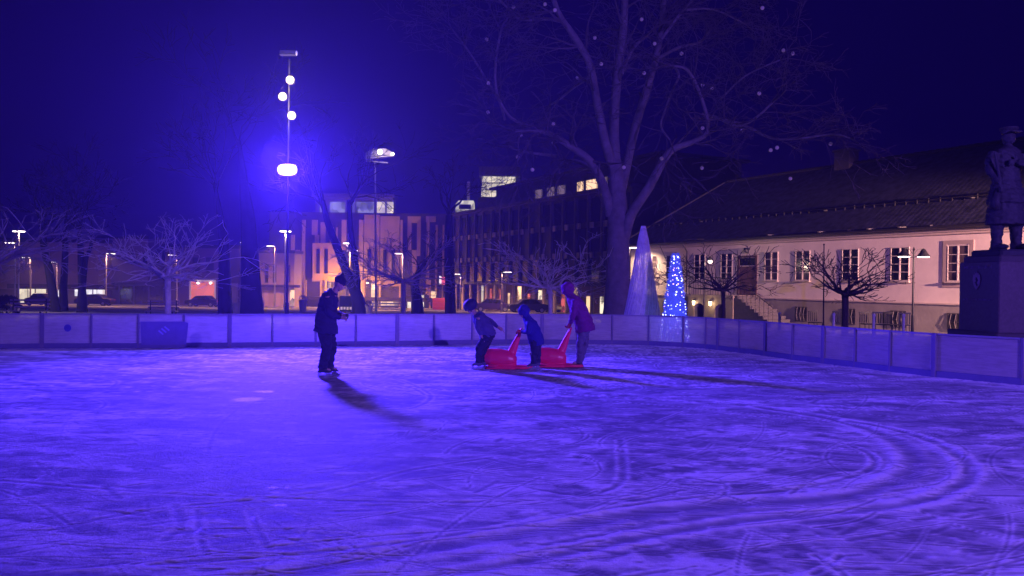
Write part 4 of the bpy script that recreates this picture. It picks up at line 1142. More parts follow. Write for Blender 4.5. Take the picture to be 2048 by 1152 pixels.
MB().lathe([(brad(0)*.8,0.02),(brad(.3)*.8,Hb*.3),(brad(.6)*.8,Hb*.6),(.03,Hb*.97)], bb_, 20).build('core', bm_, bc)
BCOL = [emis('bulb_blue',(.10,.12,1),6), emis('bulb_white',(.55,.6,1),6), emis('bulb_violet',(.45,.25,1),5)]
cand = []
for k in range(240):
    u = rg3.random()**1.2; an = rg3.uniform(0,2*math.pi); r0 = brad(u)+.02
    cand.append((Vector((math.cos(an)*r0, math.sin(an)*r0, u*Hb*.97)), rg3.choice([0,0,1,1,2]), .020 if k%4==0 else .013))
cand.sort(key=lambda c: (c[0].y > .02, -c[2]))
protos = {}
for c_, ci, rr in cand[:100]:
    if (ci, rr) not in protos:
        q = MB(); q.ell((0,0,0), (rr,)*3, 8, 6); o = q.build('bulb', BCOL[ci], None); protos[(ci,rr)] = o
    else:
        o = protos[(ci,rr)].copy(); COL.objects.link(o)
    o.parent = bc; o.location = c_
rest = MB()
for c_, ci, rr in cand[100:]: rest.ell(bb_+c_, (rr,)*3, 6, 4)
tag(rest.build('bulbs', BCOL[1], bc), kind='stuff')
light('tree_glow','POINT', bb_+Vector((0,-.6,1.0)), (.08,.12,1), 18, bc, size=.3)

# ================================================================== SMALL THINGS BEHIND THE BOARDS
def car(px, D, heading, label, col, L=4.3, h=1.45, lights=False):
    base = on_ground(px, D)
    r = thing('parked_car', label, 'car', base, heading, 'cars parked behind the square')
    body = [(-L/2,.35),(-L/2,.78),(-L/2+.15,.88),(-L*.30,.95),(-L*.16,h-.04),(-.05,h),(L*.18,h-.03),(L*.30,.98),(L/2-.12,.86),(L/2,.70),(L/2,.35),(L*.40,.28),(-L*.40,.28)]
    m_ = mat('car_paint_%s' % label[:14].replace(' ','_'), col, .3, .3, var=.05)
    b_ = MB(); b_.prism([(x,z) for x,z in body], -.82, .82); bd = b_.build('body', m_, r)
    bv = bd.modifiers.new('b','BEVEL'); bv.width=.06; bv.segments=3; bv.limit_method='ANGLE'
    gl = MB(); gl.prism([(-L*.27,.96),(-L*.155,h-.1),(-.02,h-.07),(-.02,.96)], -.835, .835); gl.prism([(.05,.96),(.05,h-.07),(L*.17,h-.1),(L*.26,.97)], -.835, .835); gl.build('window', dark_glass, r)
    for sx in (-L*.31, L*.31):
        for sy in (-.78,.78):
            w_ = MB(); w_.lathe([(.2,-.1),(.31,-.08),(.31,.08),(.2,.1)], (0,0,0), 18, Matrix.Translation((sx,sy,.31)) @ Matrix.Rotation(R(90),4,'X')); wh = w_.build('wheel', mat('tyre',(.02,.02,.02),.8), r)
            w_ = MB(); w_.lathe([(.18,-.11),(.18,.11)], (0,0,0), 12, Matrix.Translation((sx,sy,.31)) @ Matrix.Rotation(R(90),4,'X')); w_.build('rim', mat('rim',(.35,.35,.38),.4,.7), wh)
    for sy in (-.6,.6):
        MB().ell((-L/2+.03,sy,.72), (.06,.14,.08)).build('headlight', mat('headlight_glass',(.6,.6,.65),.2), r)
        MB().ell((L/2-.02,sy,.76), (.05,.12,.08)).build('tail_light', mat('tail_red',(.4,.02,.02),.3), r)
    return r
car(88, 92, R(160), 'grey car with a rounded roof before the glowing cream shop window', (.12,.10,.12))
car(190, 98, R(3), 'black car before the mixed bright shop window right of the V fork', (.015,.015,.02))
car(407, 103, R(-4), 'dark car under the red lit shop window', (.02,.02,.03))
car(1056, 84, R(12), 'dark car with pale stripes of light left of the purple coat', (.06,.06,.08), 4.2)
car(1092, 92, R(-60), 'white car seen past the purple coat', (.7,.68,.66))
car(985, 88, R(5), 'dark car before the arcade right of the helmeted child', (.05,.03,.06))
# dark shrub at the left edge
sb = on_ground(14, 40); shb = wthing('shrub', 'rounded dark shrub at the left edge behind the boards', 'shrub', sb)
rg4 = random.Random(2); q = MB()
for k in range(2600):
    v = Vector((rg4.gauss(0,1),rg4.gauss(0,1),rg4.gauss(0,1))).normalized(); rr = rg4.uniform(.6,1.0)*(1+.15*mnoise.noise(v*2))
    c_ = sb+Vector((v.x*.62*rr, v.y*.6*rr, .52+abs(v.z)*.62*rr if v.z>-.3 else .5+v.z*.5)); s_ = v.orthogonal().normalized()*.04
    q.add([c_-s_, c_+s_, c_+v*.07+Vector((0,0,.03))], [(0,1,2)])
q.build('foliage', mat('dark_leaves',(.02,.025,.02),.8), shb); MB().tube([sb-Vector((0,0,.1)), sb+Vector((0,0,.6))], [.08,.04], 6).build('stem', bark_b, shb)
# low benches with pale slats
def bench(px, D, label, w=1.6):
    b0 = on_ground(px, D); r = wthing('bench', label, 'bench', b0, 'benches round the rink')
    s_ = MB(); bk = MB()
    for k in range(4): s_.box((b0.x-w/2, D-.2+k*.12, b0.z+.44),(b0.x+w/2, D-.2+k*.12+.09, b0.z+.48))
    for k in range(3): bk.box((b0.x-w/2, D+.30, b0.z+.58+k*.16),(b0.x+w/2, D+.34, b0.z+.66+k*.16))
    sl_ = mat('bench_slat',(.36,.30,.34),.7); s_.build('seat', sl_, r); bk.build('backrest', sl_, r)
    for sx in (-w/2+.15, w/2-.15):
        l_ = MB(); l_.box((b0.x+sx-.03, D-.2, b0.z-.02),(b0.x+sx+.03, D-.14, b0.z+.44)); l_.tube([(b0.x+sx,D+.28,b0.z-.02),(b0.x+sx,D+.29,b0.z+1.0)], .03, 6); l_.build('leg', iron, r)
bench(322, 40, 'slatted bench at the foot of the wide spreading bare tree')
bench(770, 46, 'slatted bench in front of the tan building right of the dark leaning tree', 2.4)
bench(52, 36, 'slatted bench beside the tallest lamp at the left edge', 1.8)
# pale rubbish bins / planters
def planter(px, D, label, w=.5, h=.9, col=(.6,.45,.3), pot=True):
    b0 = on_ground(px, D); r = wthing('planter', label, 'planter', b0, 'planters on the square')
    MB().lathe([(w*.38,0),(w*.5,h*.8),(w*.54,h*.82),(w*.54,h*.9),(w*.46,h*.9),(w*.44,h*.8)], b0, 18).build('pot', mat('planter_pot',(.45,.40,.40),.7), r)
    q = MB(); rg5 = random.Random(int(px))
    for k in range(260):
        v = Vector((rg5.gauss(0,1),rg5.gauss(0,1),abs(rg5.gauss(0,1)))).normalized(); c_ = b0+Vector((v.x*w*.5,v.y*w*.5,h*.85+v.z*w*.7)); s_ = v.orthogonal().normalized()*.02
        q.add([c_-s_,c_+s_,c_+v*.06],[(0,1,2)])
    q.build('plant', mat('heather',(.5,.42,.45),.8), r)
planter(472, 60, 'pale planter right of the second thick trunk', .7, .9)
planter(520, 60, 'pale planter beside the foot of the thick double trunk', .6, .9)
planter(606, 70, 'tall planter under the orange lit oriel', .7, 1.2)
planter(739, 44, 'planter at the foot of the dark leaning tree', .4, .9)
planter(833, 66, 'planter before the slim dark tree', .6, .9)
# invented board; papers with added glow stand in for unreadable pale marks
pk = on_ground(690, 48); pb = wthing('invented_notice_board', 'invented dark notice board with a row of glowing pale papers behind the man in navy', 'notice board', pk)
bz = P(690,617,48).z
MB().box((pk.x-.32,48,bz-.2),(pk.x+.40,48.06,bz+.75)).build('board', iron, pb)
for k in range(4):
    x = P(683+k*6.0,617,48).x; MB().box((x-.06,47.985,bz-.08+.02*(k%2)),(x+.07,47.995,bz+.10)).build('glowing_paper', mat('glowing_paper',(.85,.75,.72),.8,emit=(1,.7,.6),estr=.25), pb)
for sx in (-.28,.34): MB().box((pk.x+sx,48.01,pk.z-.05),(pk.x+sx+.05,48.05,bz)).build('leg', iron, pb)
# red barrels / crates by the corner
for px, D, lab in ((873,100,'red crate stack left before the corner shop'),(886,100,'dark red crate stack right before the corner shop')):
    b0 = on_ground(px, D); q = MB()
    for k in range(3): q.bbox((b0.x-.45,D-.35,b0.z+k*.5),(b0.x+.45,D+.35,b0.z+k*.5+.47),.04)
    tag(q.build('crate_stack', mat('red_crate',(.5,.06,.06),.6), None, loc=b0), lab, 'crates')
# cafe chairs along the white house
def cafe_chair(loc, rz, label):
    r = thing('patio_chair', label, 'chair', loc, rz, 'patio chairs by the white house')
    MB().bbox((-.22,-.22,.42),(.22,.22,.46),.01).build('seat', iron, r)
    q = MB()
    for k in range(5): q.box((-.2+k*.09,.20,.48),(-.16+k*.09,.225,.86))
    q.box((-.22,.195,.86),(.22,.23,.92)); q.build('backrest', iron, r)
    for sx in (-.2,.2):
        for sy in (-.2,.2): MB().tube([(sx*.95,sy*.95,.43),(sx,sy,0)], .015, 6).build('leg', iron, r)
    return r
ch0 = None
for k,(px,D,rz,lab) in enumerate([(1632,33,.2,'patio chair nearest the slim flag pole'),(1676,33,2.8,'patio chair just left of the small dark tree'),(1735,31.5,.1,'patio chair right of the small dark tree'),(1760,31,-.2,'second patio chair right of the small dark tree'),(1785,30.6,.3,'patio chair midway between the dark tree and the twin lantern'),(1806,30.6,3.0,'patio chair just left of the twin lantern pole')]):
    loc = on_ground(px, D)
    if ch0 is None: ch0 = cafe_chair(loc, rz, lab)
    else:
        o = copy_tree(ch0); o.location = loc; o.rotation_euler.z = rz; o['label'] = lab
fp = on_ground(1648, 31); fq = wthing('flag_pole', 'slim bare pole left of the small dark tree', 'pole', fp)
MB().tube([fp-Vector((0,0,.1)), P(1648,490,31)], [.035,.02], 8).build('shaft', bark_b, fq); MB().ell(P(1648,489,31), (.035,)*3).build('finial', iron, fq)
# bollards glimpsed through the boards
for k,(px,lab) in enumerate([(1560,'short pale bollard before the stair'),(1668,'short pale bollard behind the small dark tree'),(1748,'short pale bollard between the patio chairs'),(1808,'short pale bollard at the twin lantern')]):
    b0 = on_ground(px, 28.0); q = MB(); q.lathe([(.05,-.05),(.05,.78),(.06,.80),(.06,.86),(.03,.89)], b0, 14)
    tag(q.build('bollard', mat('pale_bollard',(.6,.58,.6),.5), None, loc=b0), lab, 'bollard', 'bollards before the white house')
# ================================================================== STATUE
SD = 18.2
ped_px = 1962
pc = P(1995, 600, SD)     # near corner of the pedestal
s_ = SD/1600.
an = R(-14)
an = R(-84)
PM = Matrix.Translation((P(1998,600,SD-.8).x, SD-.8, 0)) @ Matrix.Rotation(an, 4, 'Z')
ptop = P(2000,512,SD).z
ped = wthing('pedestal', 'stepped granite pedestal with a crest relief under the bronze soldier', 'pedestal', PM @ Vector((0,0,-.05)))
gran = mat('granite', (.10,.08,.10), .55, var=.25, scale=14, bump=.1)
# local x runs left (negative) to right; the photo shows the left front face then the right face
W = 1.9
MB().bbox((-1.32,0,-.1),(0,1.32,ptop-.14), .02, PM).build('block', gran, ped)
MB().bbox((-1.50,-.17,-.1),(.17,1.50,.72), .03, PM).build('base_step', mat('granite_dark',(.06,.05,.065),.6,var=.25,scale=12), ped)
MB().bbox((-1.27,.05,ptop-.14),(-.05,1.27,ptop), .03, PM).build('cap', mat('granite_dark',(.06,.05,.065)), ped)
MB().bbox((-1.16,.15,ptop),(-.15,1.17,ptop+.13), .04, PM).build('plinth', mat('bronze',(.035,.035,.055),.7,.1,var=.3,scale=6), ped)
# crest relief: crown over a shield with a rearing beast, and worn lettering strips
cz = P(1957,562,SD-.8).z; cx = -.70
cr_ = MB()
sh_ = [(-.075,.13),(.075,.13),(.085,.02),(.06,-.09),(0,-.17),(-.06,-.09),(-.085,.02)]
sh_=[(x*1.5,z*1.15) for x,z in sh_]; cr_.prism([(cx+x,cz+z) for x,z in sh_], -.022, .004, 'y', PM)
crest = cr_.build('crest', mat('crest_stone',(.30,.21,.26),.6), ped)
cw_ = MB(); cw_.prism([(cx-.06,cz+.14),(cx+.06,cz+.14),(cx+.075,cz+.21),(cx+.04,cz+.17),(cx,cz+.23),(cx-.04,cz+.17),(cx-.075,cz+.21)], -.02, .004, 'y', PM); cw_.build('crown', mat('crest_stone',(.42,.3,.36)), crest)
bs = MB(); bs.tube([PM@Vector((cx+.02,-.024,cz-.11)),PM@Vector((cx-.01,-.026,cz-.04)),PM@Vector((cx+.015,-.028,cz+.03)),PM@Vector((cx-.01,-.026,cz+.09))],[.01,.018,.02,.012],6)
for a_,b_ in (((.015,.03),(-.045,.05)),((.0,-.02),(-.045,-.03)),((.0,-.05),(.045,-.09)),((.02,.0),(.05,.03))): bs.tube([PM@Vector((cx+a_[0],-.026,cz+a_[1])),PM@Vector((cx+b_[0],-.026,cz+b_[1]))],.009,5)
bs.build('beast', mat('granite_dark',(.06,.05,.065)), crest)
rg6 = random.Random(3)
def strip(zc, x0, x1, h, nm):
    q = MB(); x = x0
    while x < x1:
        w_ = rg6.uniform(.012,.03); q.box((x,-.008,zc-h/2),(x+.008,.002,zc+h/2), PM)
        if rg6.random()<.7: q.box((x+.009,-.007,zc+(h*.3 if rg6.random()<.5 else -h*.5)),(x+w_,.002,zc+(h*.3 if rg6.random()<.5 else -h*.5)+.2*h+.004), PM)
        x += w_+.014
    q.build(nm, mat('worn_letters',(.26,.2,.28),.6), ped)
strip(P(1957,533,SD-.8).z, -1.15, -.25, .06, 'inscription'); strip(P(1957,600,SD-.8).z, -1.15,-.2,.04,'inscription')
# the soldier
so = P(2010, 500, SD+.1); so.z = ptop+.13
st = thing('statue', 'dark bronze soldier in greatcoat and peaked cap with folded arm on the pedestal', 'statue', so, R(8))
k_ = P(2010,250,SD).z - so.z      # height of the figure
def S(x, z, y=0): return Vector((x*k_/1.85, y*k_/1.85, z*k_/1.85))
q = MB(); u = k_/1.85
q.sweep([(S(.02,.70),.30*u,.24*u),(S(.02,.80),.28*u,.22*u),(S(.0,1.0),.20*u,.16*u),(S(.0,1.15),.20*u,.15*u),(S(.01,1.38),.23*u,.15*u),(S(.02,1.48),.20*u,.12*u),(S(.02,1.54),.09*u,.08*u)])
q2 = MB()   # greatcoat skirt
q.sweep([(S(.02,.38),.31*u,.23*u),(S(.02,.42),.31*u,.23*u),(S(.02,.7),.27*u,.21*u),(S(0,1.0),.21*u,.17*u)])
for sx in (-.13,.17):
    q.sweep([(S(sx,.45),.10*u,.10*u),(S(sx*1.05,.22),.075*u,.08*u),(S(sx*1.1,.06),.07*u,.08*u),(S(sx*1.12,.0),.075*u,.13*u)])
    q.ell(S(sx*1.12,.045,-.09), (.06*u,.15*u,.045*u))
q.tube([S(.02,1.5),S(.02,1.60)], [.07*u,.06*u], 10); q.ell(S(.03,1.67), (.085*u,.10*u,.12*u)); q.ell(S(.03,1.65,-.10), (.014*u,.025*u,.02*u), 8, 6)
q.ell(S(-.055,1.665,0),(.012*u,.025*u,.03*u),6,5); q.ell(S(.115,1.665,0),(.012*u,.025*u,.03*u),6,5); q.ell(S(.03,1.595,-.085),(.035*u,.03*u,.02*u),6,5)
# right arm hangs to the rifle, left folded over the chest with elbow out
q.tube([S(-.20,1.44),S(-.27,1.30),S(-.29,1.15,-.05),S(-.25,1.02,-.14),S(-.235,.98,-.16)], [.08*u,.075*u,.07*u,.055*u,.04*u], 10)
q.tube([S(.24,1.44),S(.36,1.34,-.03),S(.40,1.22,-.10),S(.22,1.22,-.20),S(.0,1.30,-.21)], [.085*u,.08*u,.075*u,.06*u,.045*u], 10)
for kk in range(4):
    q.tube([S(-.02-.012*kk,1.32-.028*kk,-.215), S(-.09-.01*kk,1.33-.028*kk,-.215+.01*kk), S(-.12,1.31-.028*kk,-.19)], .014*u, 6)
    q.tube([S(-.25,1.0-.025*kk,-.16), S(-.275,.99-.025*kk,-.19), S(-.235,.98-.025*kk,-.205)], .014*u, 6)
q.tube([S(0,1.34,-.2),S(-.04,1.38,-.22)],.016*u,6); q.tube([S(-.235,1.0,-.15),S(-.21,1.03,-.19)],.016*u,6)
bz = remesh(q, 'figure', mat('bronze',(.05,.055,.065)), st, .022, 2, fold=.022, seed=5)
cp = MB(); cp.lathe([(.10*u,0),(.105*u,.035*u),(.13*u,.07*u),(.125*u,.09*u),(.03*u,.10*u)], S(.03,1.735), 22); cp.prism([(S(.03,1.735).x-.085*u,S(0,1.735).z-.0),(S(.03,1.735).x+.085*u,S(0,1.735).z),(S(.03,1.735).x+.07*u,S(0,1.735).z+.02*u),(S(.03,1.735).x-.07*u,S(0,1.735).z+.02*u)], -.17*u, -.06*u)
cp.build('peaked_cap', mat('bronze',(.05,.055,.065)), st, smooth=False)
rf_ = MB(); rf_.tube([S(-.23,.92,-.18),S(-.27,1.12,-.18),S(-.33,1.42,-.17)], [.018*u,.022*u,.020*u], 8); rf_.tube([S(-.22,.85,-.18),S(-.235,.95,-.18)], [.045*u,.03*u], 8); rf_.build('staff', mat('bronze',(.05,.055,.065)), st)
fl2 = MB(); fl2.sweep([(S(-.24,.60,-.08),.07*u,.10*u),(S(-.26,.72,-.10),.06*u,.08*u),(S(-.23,.9,-.12),.03*u,.04*u)]); fl2.build('coat_flap', mat('bronze',(.05,.055,.065)), st, smooth=True)
bl = MB(); bl.sweep([(S(0,1.03),.212*u,.172*u),(S(0,1.08),.212*u,.165*u)]); bl.build('belt', mat('bronze',(.05,.055,.065)), st)

# ================================================================== PEOPLE (profile figures: x is left-right in the photo, facing is the sign)
skin = mat('skin', (.42,.26,.20), .6, var=.08)
def hand(mb, w, d, f, side, r=.0085, grip=True):
    """palm and five fingers; w wrist, d pointing direction, f finger-curl direction"""
    w = Vector(w); d = Vector(d).normalized(); f = (Vector(f) - d*Vector(f).dot(d)).normalized(); a = d.cross(f)*side
    mb.tube([w-d*.02, w+d*.03, w+d*.085], [.026,.034,.032], 10)
    for k, L in enumerate((.036,.044,.040,.030)):
        b0 = w+d*.082+a*(-.030+.020*k)
        if grip: p = [b0, b0+d*L*.55+f*L*.35, b0+d*L*.45+f*L*1.15, b0+d*L*-.05+f*L*1.45]
        else: p = [b0, b0+d*L*.8+f*L*.1, b0+d*L*1.4+f*L*.45, b0+d*L*1.8+f*L*.9]
        mb.tube(p, [r*1.1,r,r*.95,r*.8], 8)
    t0 = w+d*.03-a*.028
    mb.tube([t0, t0-a*.022+d*.03+f*.012, t0-a*.014+d*.055+f*.035], [.013,.011,.009], 8)
def head(mb, c, s, f, tilt):
    """c head centre, s scale, f facing sign, tilt forward lean in degrees"""
    Mh = Matrix.Rotation(R(tilt)*f, 3, 'Y')
    def T_(x,y,z): return Vector(c) + Mh @ Vector((x*f*s, y*s, z*s))
    mb.ell(T_(-.01,0,.02), (.098*s,.078*s,.108*s), 18, 12, Mh)
    mb.ell(T_(.035,0,-.055), (.058*s,.056*s,.062*s), 14, 9, Mh)           # jaw
    mb.tube([T_(.088,0,.03),T_(.108,0,-.005),T_(.112,0,-.022),T_(.09,0,-.03)], [.008*s,.012*s,.016*s,.01*s], 8)   # nose
    mb.ell(T_(.086,0,-.058), (.014*s,.026*s,.010*s), 8, 6, Mh)            # lips
    mb.ell(T_(.078,.0,.035), (.022*s,.052*s,.014*s), 10, 6, Mh)           # brow
    for sy in (-1,1): mb.ell(T_(-.01,sy*.078,-.005), (.022*s,.012*s,.034*s), 8, 6, Mh)
    return T_
def person(name_label, origin, J, cfg):
    r = thing('person', name_label, 'person', origin, cfg.get('rz',0.))
    f = cfg['f']; s = cfg.get('s',1.0)
    body = MB()
    T_ = head(body, (J['head'][0],0,J['head'][1]), cfg.get('hs',1.0), f, cfg['tilt'])
    nk = Vector((J['neck'][0],0,J['neck'][1])); hd = Vector((J['head'][0],0,J['head'][1]))
    body.tube([nk-(hd-nk)*.3, nk, hd-(hd-nk).normalized()*.03], [.07*s,.058*s,.052*s], 12)
    ch = Vector((J['chest'][0],0,J['chest'][1])); wa = Vector((J['waist'][0],0,J['waist'][1])); hp = Vector((J['hip'][0],0,J['hip'][1]))
    body.sweep([(hp-Vector((0,0,.06*s)),.11*s,.15*s),(hp+Vector((0,0,.03)),.12*s,.16*s),(wa,.105*s,.14*s),(ch,.12*s,.165*s),(nk.lerp(ch,.35),.10*s,.17*s),(nk.lerp(ch,.12),.07*s,.10*s)])
    sleeves = MB(); trous = MB(); gl_ = MB(); cuffs=[]
    for sy, arm in zip((-1,1), J['arms']):
        y0 = sy*.17*s; sh, el, wr, dd_, ff_ = arm
        a0 = Vector((sh[0],y0,sh[1])); a1 = Vector((el[0],y0+sy*cfg.get('elb',.05)*s,el[1])); a2 = Vector((wr[0], sy*cfg.get('hy',.09)*s, wr[1]))
        body.tube([a0,a0.lerp(a1,.5),a1,a1.lerp(a2,.5),a2], [.052*s,.045*s,.038*s,.034*s,.026*s], 10)
        hand(gl_ if cfg.get('glove') else body, a2, (dd_[0],0,dd_[1]) if len(dd_)==2 else dd_, (ff_[0],0,ff_[1]) if len(ff_)==2 else ff_, sy, .0085*max(.85,s), cfg.get('grip',True))
        pp = join_path([a0-Vector((0,sy*.03*s,0)), a0.lerp(a1,.5), a1, a1.lerp(a2,.55), a2-(a2-a1)*.06], 3)
        sleeves.tube(pp, list(np.interp(np.linspace(0,1,len(pp)),[0,.35,.5,.8,1],[.075*s,.068*s,.06*s,.052*s,.044*s])), 12)
    feet = []
    for sy, leg in zip((-1,1), J['legs']):
        hx, kn, ak = leg; y0 = sy*.085*s
        l0 = Vector((hx[0],y0,hx[1])); l1 = Vector((kn[0],y0*1.1,kn[1])); l2 = Vector((ak[0],y0*1.15,ak[1]))
        body.tube([l0,l0.lerp(l1,.5),l1,l1.lerp(l2,.35),l2], [.085*s,.07*s,.052*s,.05*s,.034*s], 12)
        body.ell(l2+Vector((f*.05*s,0,-.02)), (.10*s,.04*s,.035*s))
        pp = join_path([l0+Vector((0,0,.03)), l0.lerp(l1,.5), l1, l1.lerp(l2,.5), l2+Vector((0,0,.0))], 4)
        w_ = cfg.get('leg', 1.0)
        trous.tube(pp, list(np.interp(np.linspace(0,1,len(pp)),[0,.25,.5,.75,1],[.115*s*w_,.098*s*w_,.08*s*w_,.074*s*w_,.072*s*w_])), 14)
        feet.append(l2)
    trous.sweep([(hp-Vector((0,0,.10*s)),.125*s*w_,.165*s),(hp+Vector((0,0,.05)),.13*s*w_,.17*s),(hp.lerp(wa,.7),.12*s,.155*s)])
    remesh(body, 'body', skin, r, .0065, 2)
    remesh(trous, 'trousers', cfg['trousers'], r, .013, 2, fold=.022*s, seed=3)
    # jacket torso
    jk = MB()
    hem = J['hem']   # list of (centre, half depth, half width) from hem to collar
    jk.sweep([(Vector((x,0,z)),a*1.0,b_) for (x,z,a,b_) in hem], 22)
    jk.v += []; o_ = len(jk.v); jk.v.extend(sleeves.v); jk.f.extend([tuple(i+o_ for i in q) for q in sleeves.f])
    if cfg.get('hood'):
        hx = Vector((J['head'][0],0,J['head'][1])); Mh = Matrix.Rotation(R(cfg['tilt'])*f, 3, 'Y')
        q0 = MB(); q0.ell(hx+Mh@Vector((-f*.02*s,0,.02*s)), (.145*s,.122*s,.148*s), 18, 12, Mh)
        # open the hood at the face
        jk.v.extend([]); o_ = len(jk.v); jk.v.extend(q0.v); jk.f.extend([tuple(i+o_ for i in q) for q in q0.f])
        jk.tube([nk-(hd-nk)*.2, nk.lerp(hd,.55)], [.10*s,.095*s], 14)
    remesh(jk, 'jacket', cfg['jacket'], r, .0125, 2, fold=.017*s, seed=len(name_label))
    if cfg.get('glove'): remesh(gl_, 'gloves', cfg['glove'], r, .005, 1)
    # skates or shoes
    for l2 in feet:
        bt_ = MB(); zb = .075 if cfg.get('skates') else .0
        bt_.sweep([(l2+Vector((0,0,.13*s)),.062*s,.055*s,(0,0,1)),(l2+Vector((0,0,.03)),.06*s,.052*s,(0,0,1)),(Vector((l2.x+f*.03*s,l2.y,zb+.045)),.10*s,.045*s,(0,0,1)),(Vector((l2.x+f*.045*s,l2.y,zb)),.135*s,.043*s,(0,0,1))], 16)
        bo = bt_.build('skate' if cfg.get('skates') else 'shoe', cfg['boot'], r, smooth=True)
        if cfg.get('skates'):
            b2 = MB(); b2.prism([(l2.x+f*.045*s-.13*s,.0),(l2.x+f*.045*s+.14*s,.0),(l2.x+f*.045*s+.16*s,.02),(l2.x+f*.045*s+.10*s,.045),(l2.x+f*.045*s+.08*s,.076),(l2.x+f*.045*s+.03*s,.076),(l2.x+f*.045*s,.04),(l2.x+f*.045*s-.06*s,.04),(l2.x+f*.045*s-.07*s,.076),(l2.x+f*.045*s-.12*s,.076)], l2.y-.004, l2.y+.004)
            b2.build('blade', mat('blade_steel',(.6,.6,.65),.25,.9), bo)
    # eyes
    for sy in (-1,1): MB().ell(T_(.082,sy*.032,.008), (.009,.013,.008), 8, 6).build('eye', mat('eye_dark',(.03,.02,.02),.2), r)
    return r, T_
navy = mat('navy_cloth', (.018,.015,.075), .9, var=.2, scale=8, bump=.3)
blackc = mat('black_cloth', (.012,.010,.05), .9, var=.2, scale=8, bump=.3)
# --- the man in the long navy coat, head bowed over something in his hands
o1 = G(652, 752); o1.z = 0.0
J = dict(head=(.225,1.625), neck=(.13,1.47), chest=(.03,1.26), waist=(-.02,1.06), hip=(-.02,.92),
         arms=[((.06,1.40),(.10,1.13),(.26,1.03),(1,-.05),(.1,-1)), ((.06,1.40),(.08,1.12),(.27,1.07),(1,.02),(.1,-1))],
         legs=[((-.03,.90),(.03,.50),(-.04,.14)), ((-.01,.90),(.07,.51),(.03,.14))],
         hem=[(-.015,.77,.215,.245),(-.005,.84,.20,.24),(-.01,.98,.185,.22),(.0,1.12,.175,.21),(.03,1.28,.165,.215),(.06,1.40,.145,.20),(.10,1.47,.10,.12),(.125,1.50,.085,.09)])
man, T1_ = person('man in a long navy coat and bobble hat standing alone with bowed head', o1, J,
   dict(f=1, s=1.0, tilt=32, jacket=navy, trousers=blackc, boot=mat('skate_boot',(.015,.015,.03),.5), skates=True, hy=.05, elb=.06, leg=1.12))
hat = MB(); Mh = Matrix.Rotation(R(32), 3, 'Y')
hat.ell(T1_(-.02,0,.055), (.112,.098,.085), 18, 10, Mh); hat.ell(T1_(-.005,0,.035), (.115,.10,.032), 18, 8, Mh); hat.ell(T1_(-.045,0,.15), (.034,.034,.034), 10, 8)
remesh(hat, 'bobble_hat', blackc, man, .008, 1)
bg = MB(); bg.ell(T1_(.035,0,-.09),(.04,.045,.035),10,8,Mh); bg.build('beard', mat('beard',(.10,.07,.06),.9), man, smooth=True)
ph_ = MB(); ph_.bbox((.355,-.045,1.03),(.365,.035,1.12),.002); 
phn = ph_.build('phone', mat('phone_body',(.03,.03,.035),.3), None, loc=None)
for v in phn.data.vertices: v.co = Vector((v.co.x-.36, v.co.y, v.co.z-1.07))
phn.location = o1+Vector((.375,0,1.055)); tag(phn, 'small dark phone held in the hands of the man in navy', 'phone')
# --- helmeted child leaning forward
o2 = G(961, 738); o2.z = 0
J = dict(head=(-.205,1.195), neck=(-.11,1.06), chest=(.0,.93), waist=(.10,.79), hip=(.15,.68),
         arms=[((-.05,1.00),(-.06,.80),(.02,.66),(.5,-.8),(-1,-.3)), ((-.03,1.02),(.16,.93),(.34,.80),(.8,-.5),(-.4,-.8))],
         legs=[((.14,.66),(-.015,.40),(-.03,.13)), ((.16,.66),(.05,.38),(.075,.13))],
         hem=[(.15,.62,.155,.17),(.13,.68,.165,.18),(.07,.80,.155,.175),(.0,.93,.15,.175),(-.06,1.02,.125,.16),(-.11,1.07,.08,.09)])
kid1, T2_ = person('child in a round helmet bending far forward with one arm swung back', o2, J,
   dict(f=-1, s=.82, hs=.92, tilt=28, jacket=mat('blue_grey_cloth',(.06,.05,.17),.85,var=.25,scale=7,bump=.3), trousers=blackc, boot=mat('kid_boot',(.10,.09,.16),.5), skates=True, grip=False, hy=.16, leg=1.25))
hm = MB(); Mh = Matrix.Rotation(R(-28), 3, 'Y'); hm.ell(T2_(-.015,0,.045), (.145,.122,.118), 20, 12, Mh); hm.ell(T2_(.0,0,.005),(.138,.118,.05),20,8,Mh)
remesh(hm, 'helmet', mat('helmet_shell',(.014,.012,.06),.65), kid1, .008, 1)
stp_ = MB(); stp_.tube([T2_(-.01,-.085,0),T2_(.03,-.06,-.09),T2_(.03,.06,-.09),T2_(-.01,.085,0)], .008, 6); stp_.build('strap', blackc, kid1)
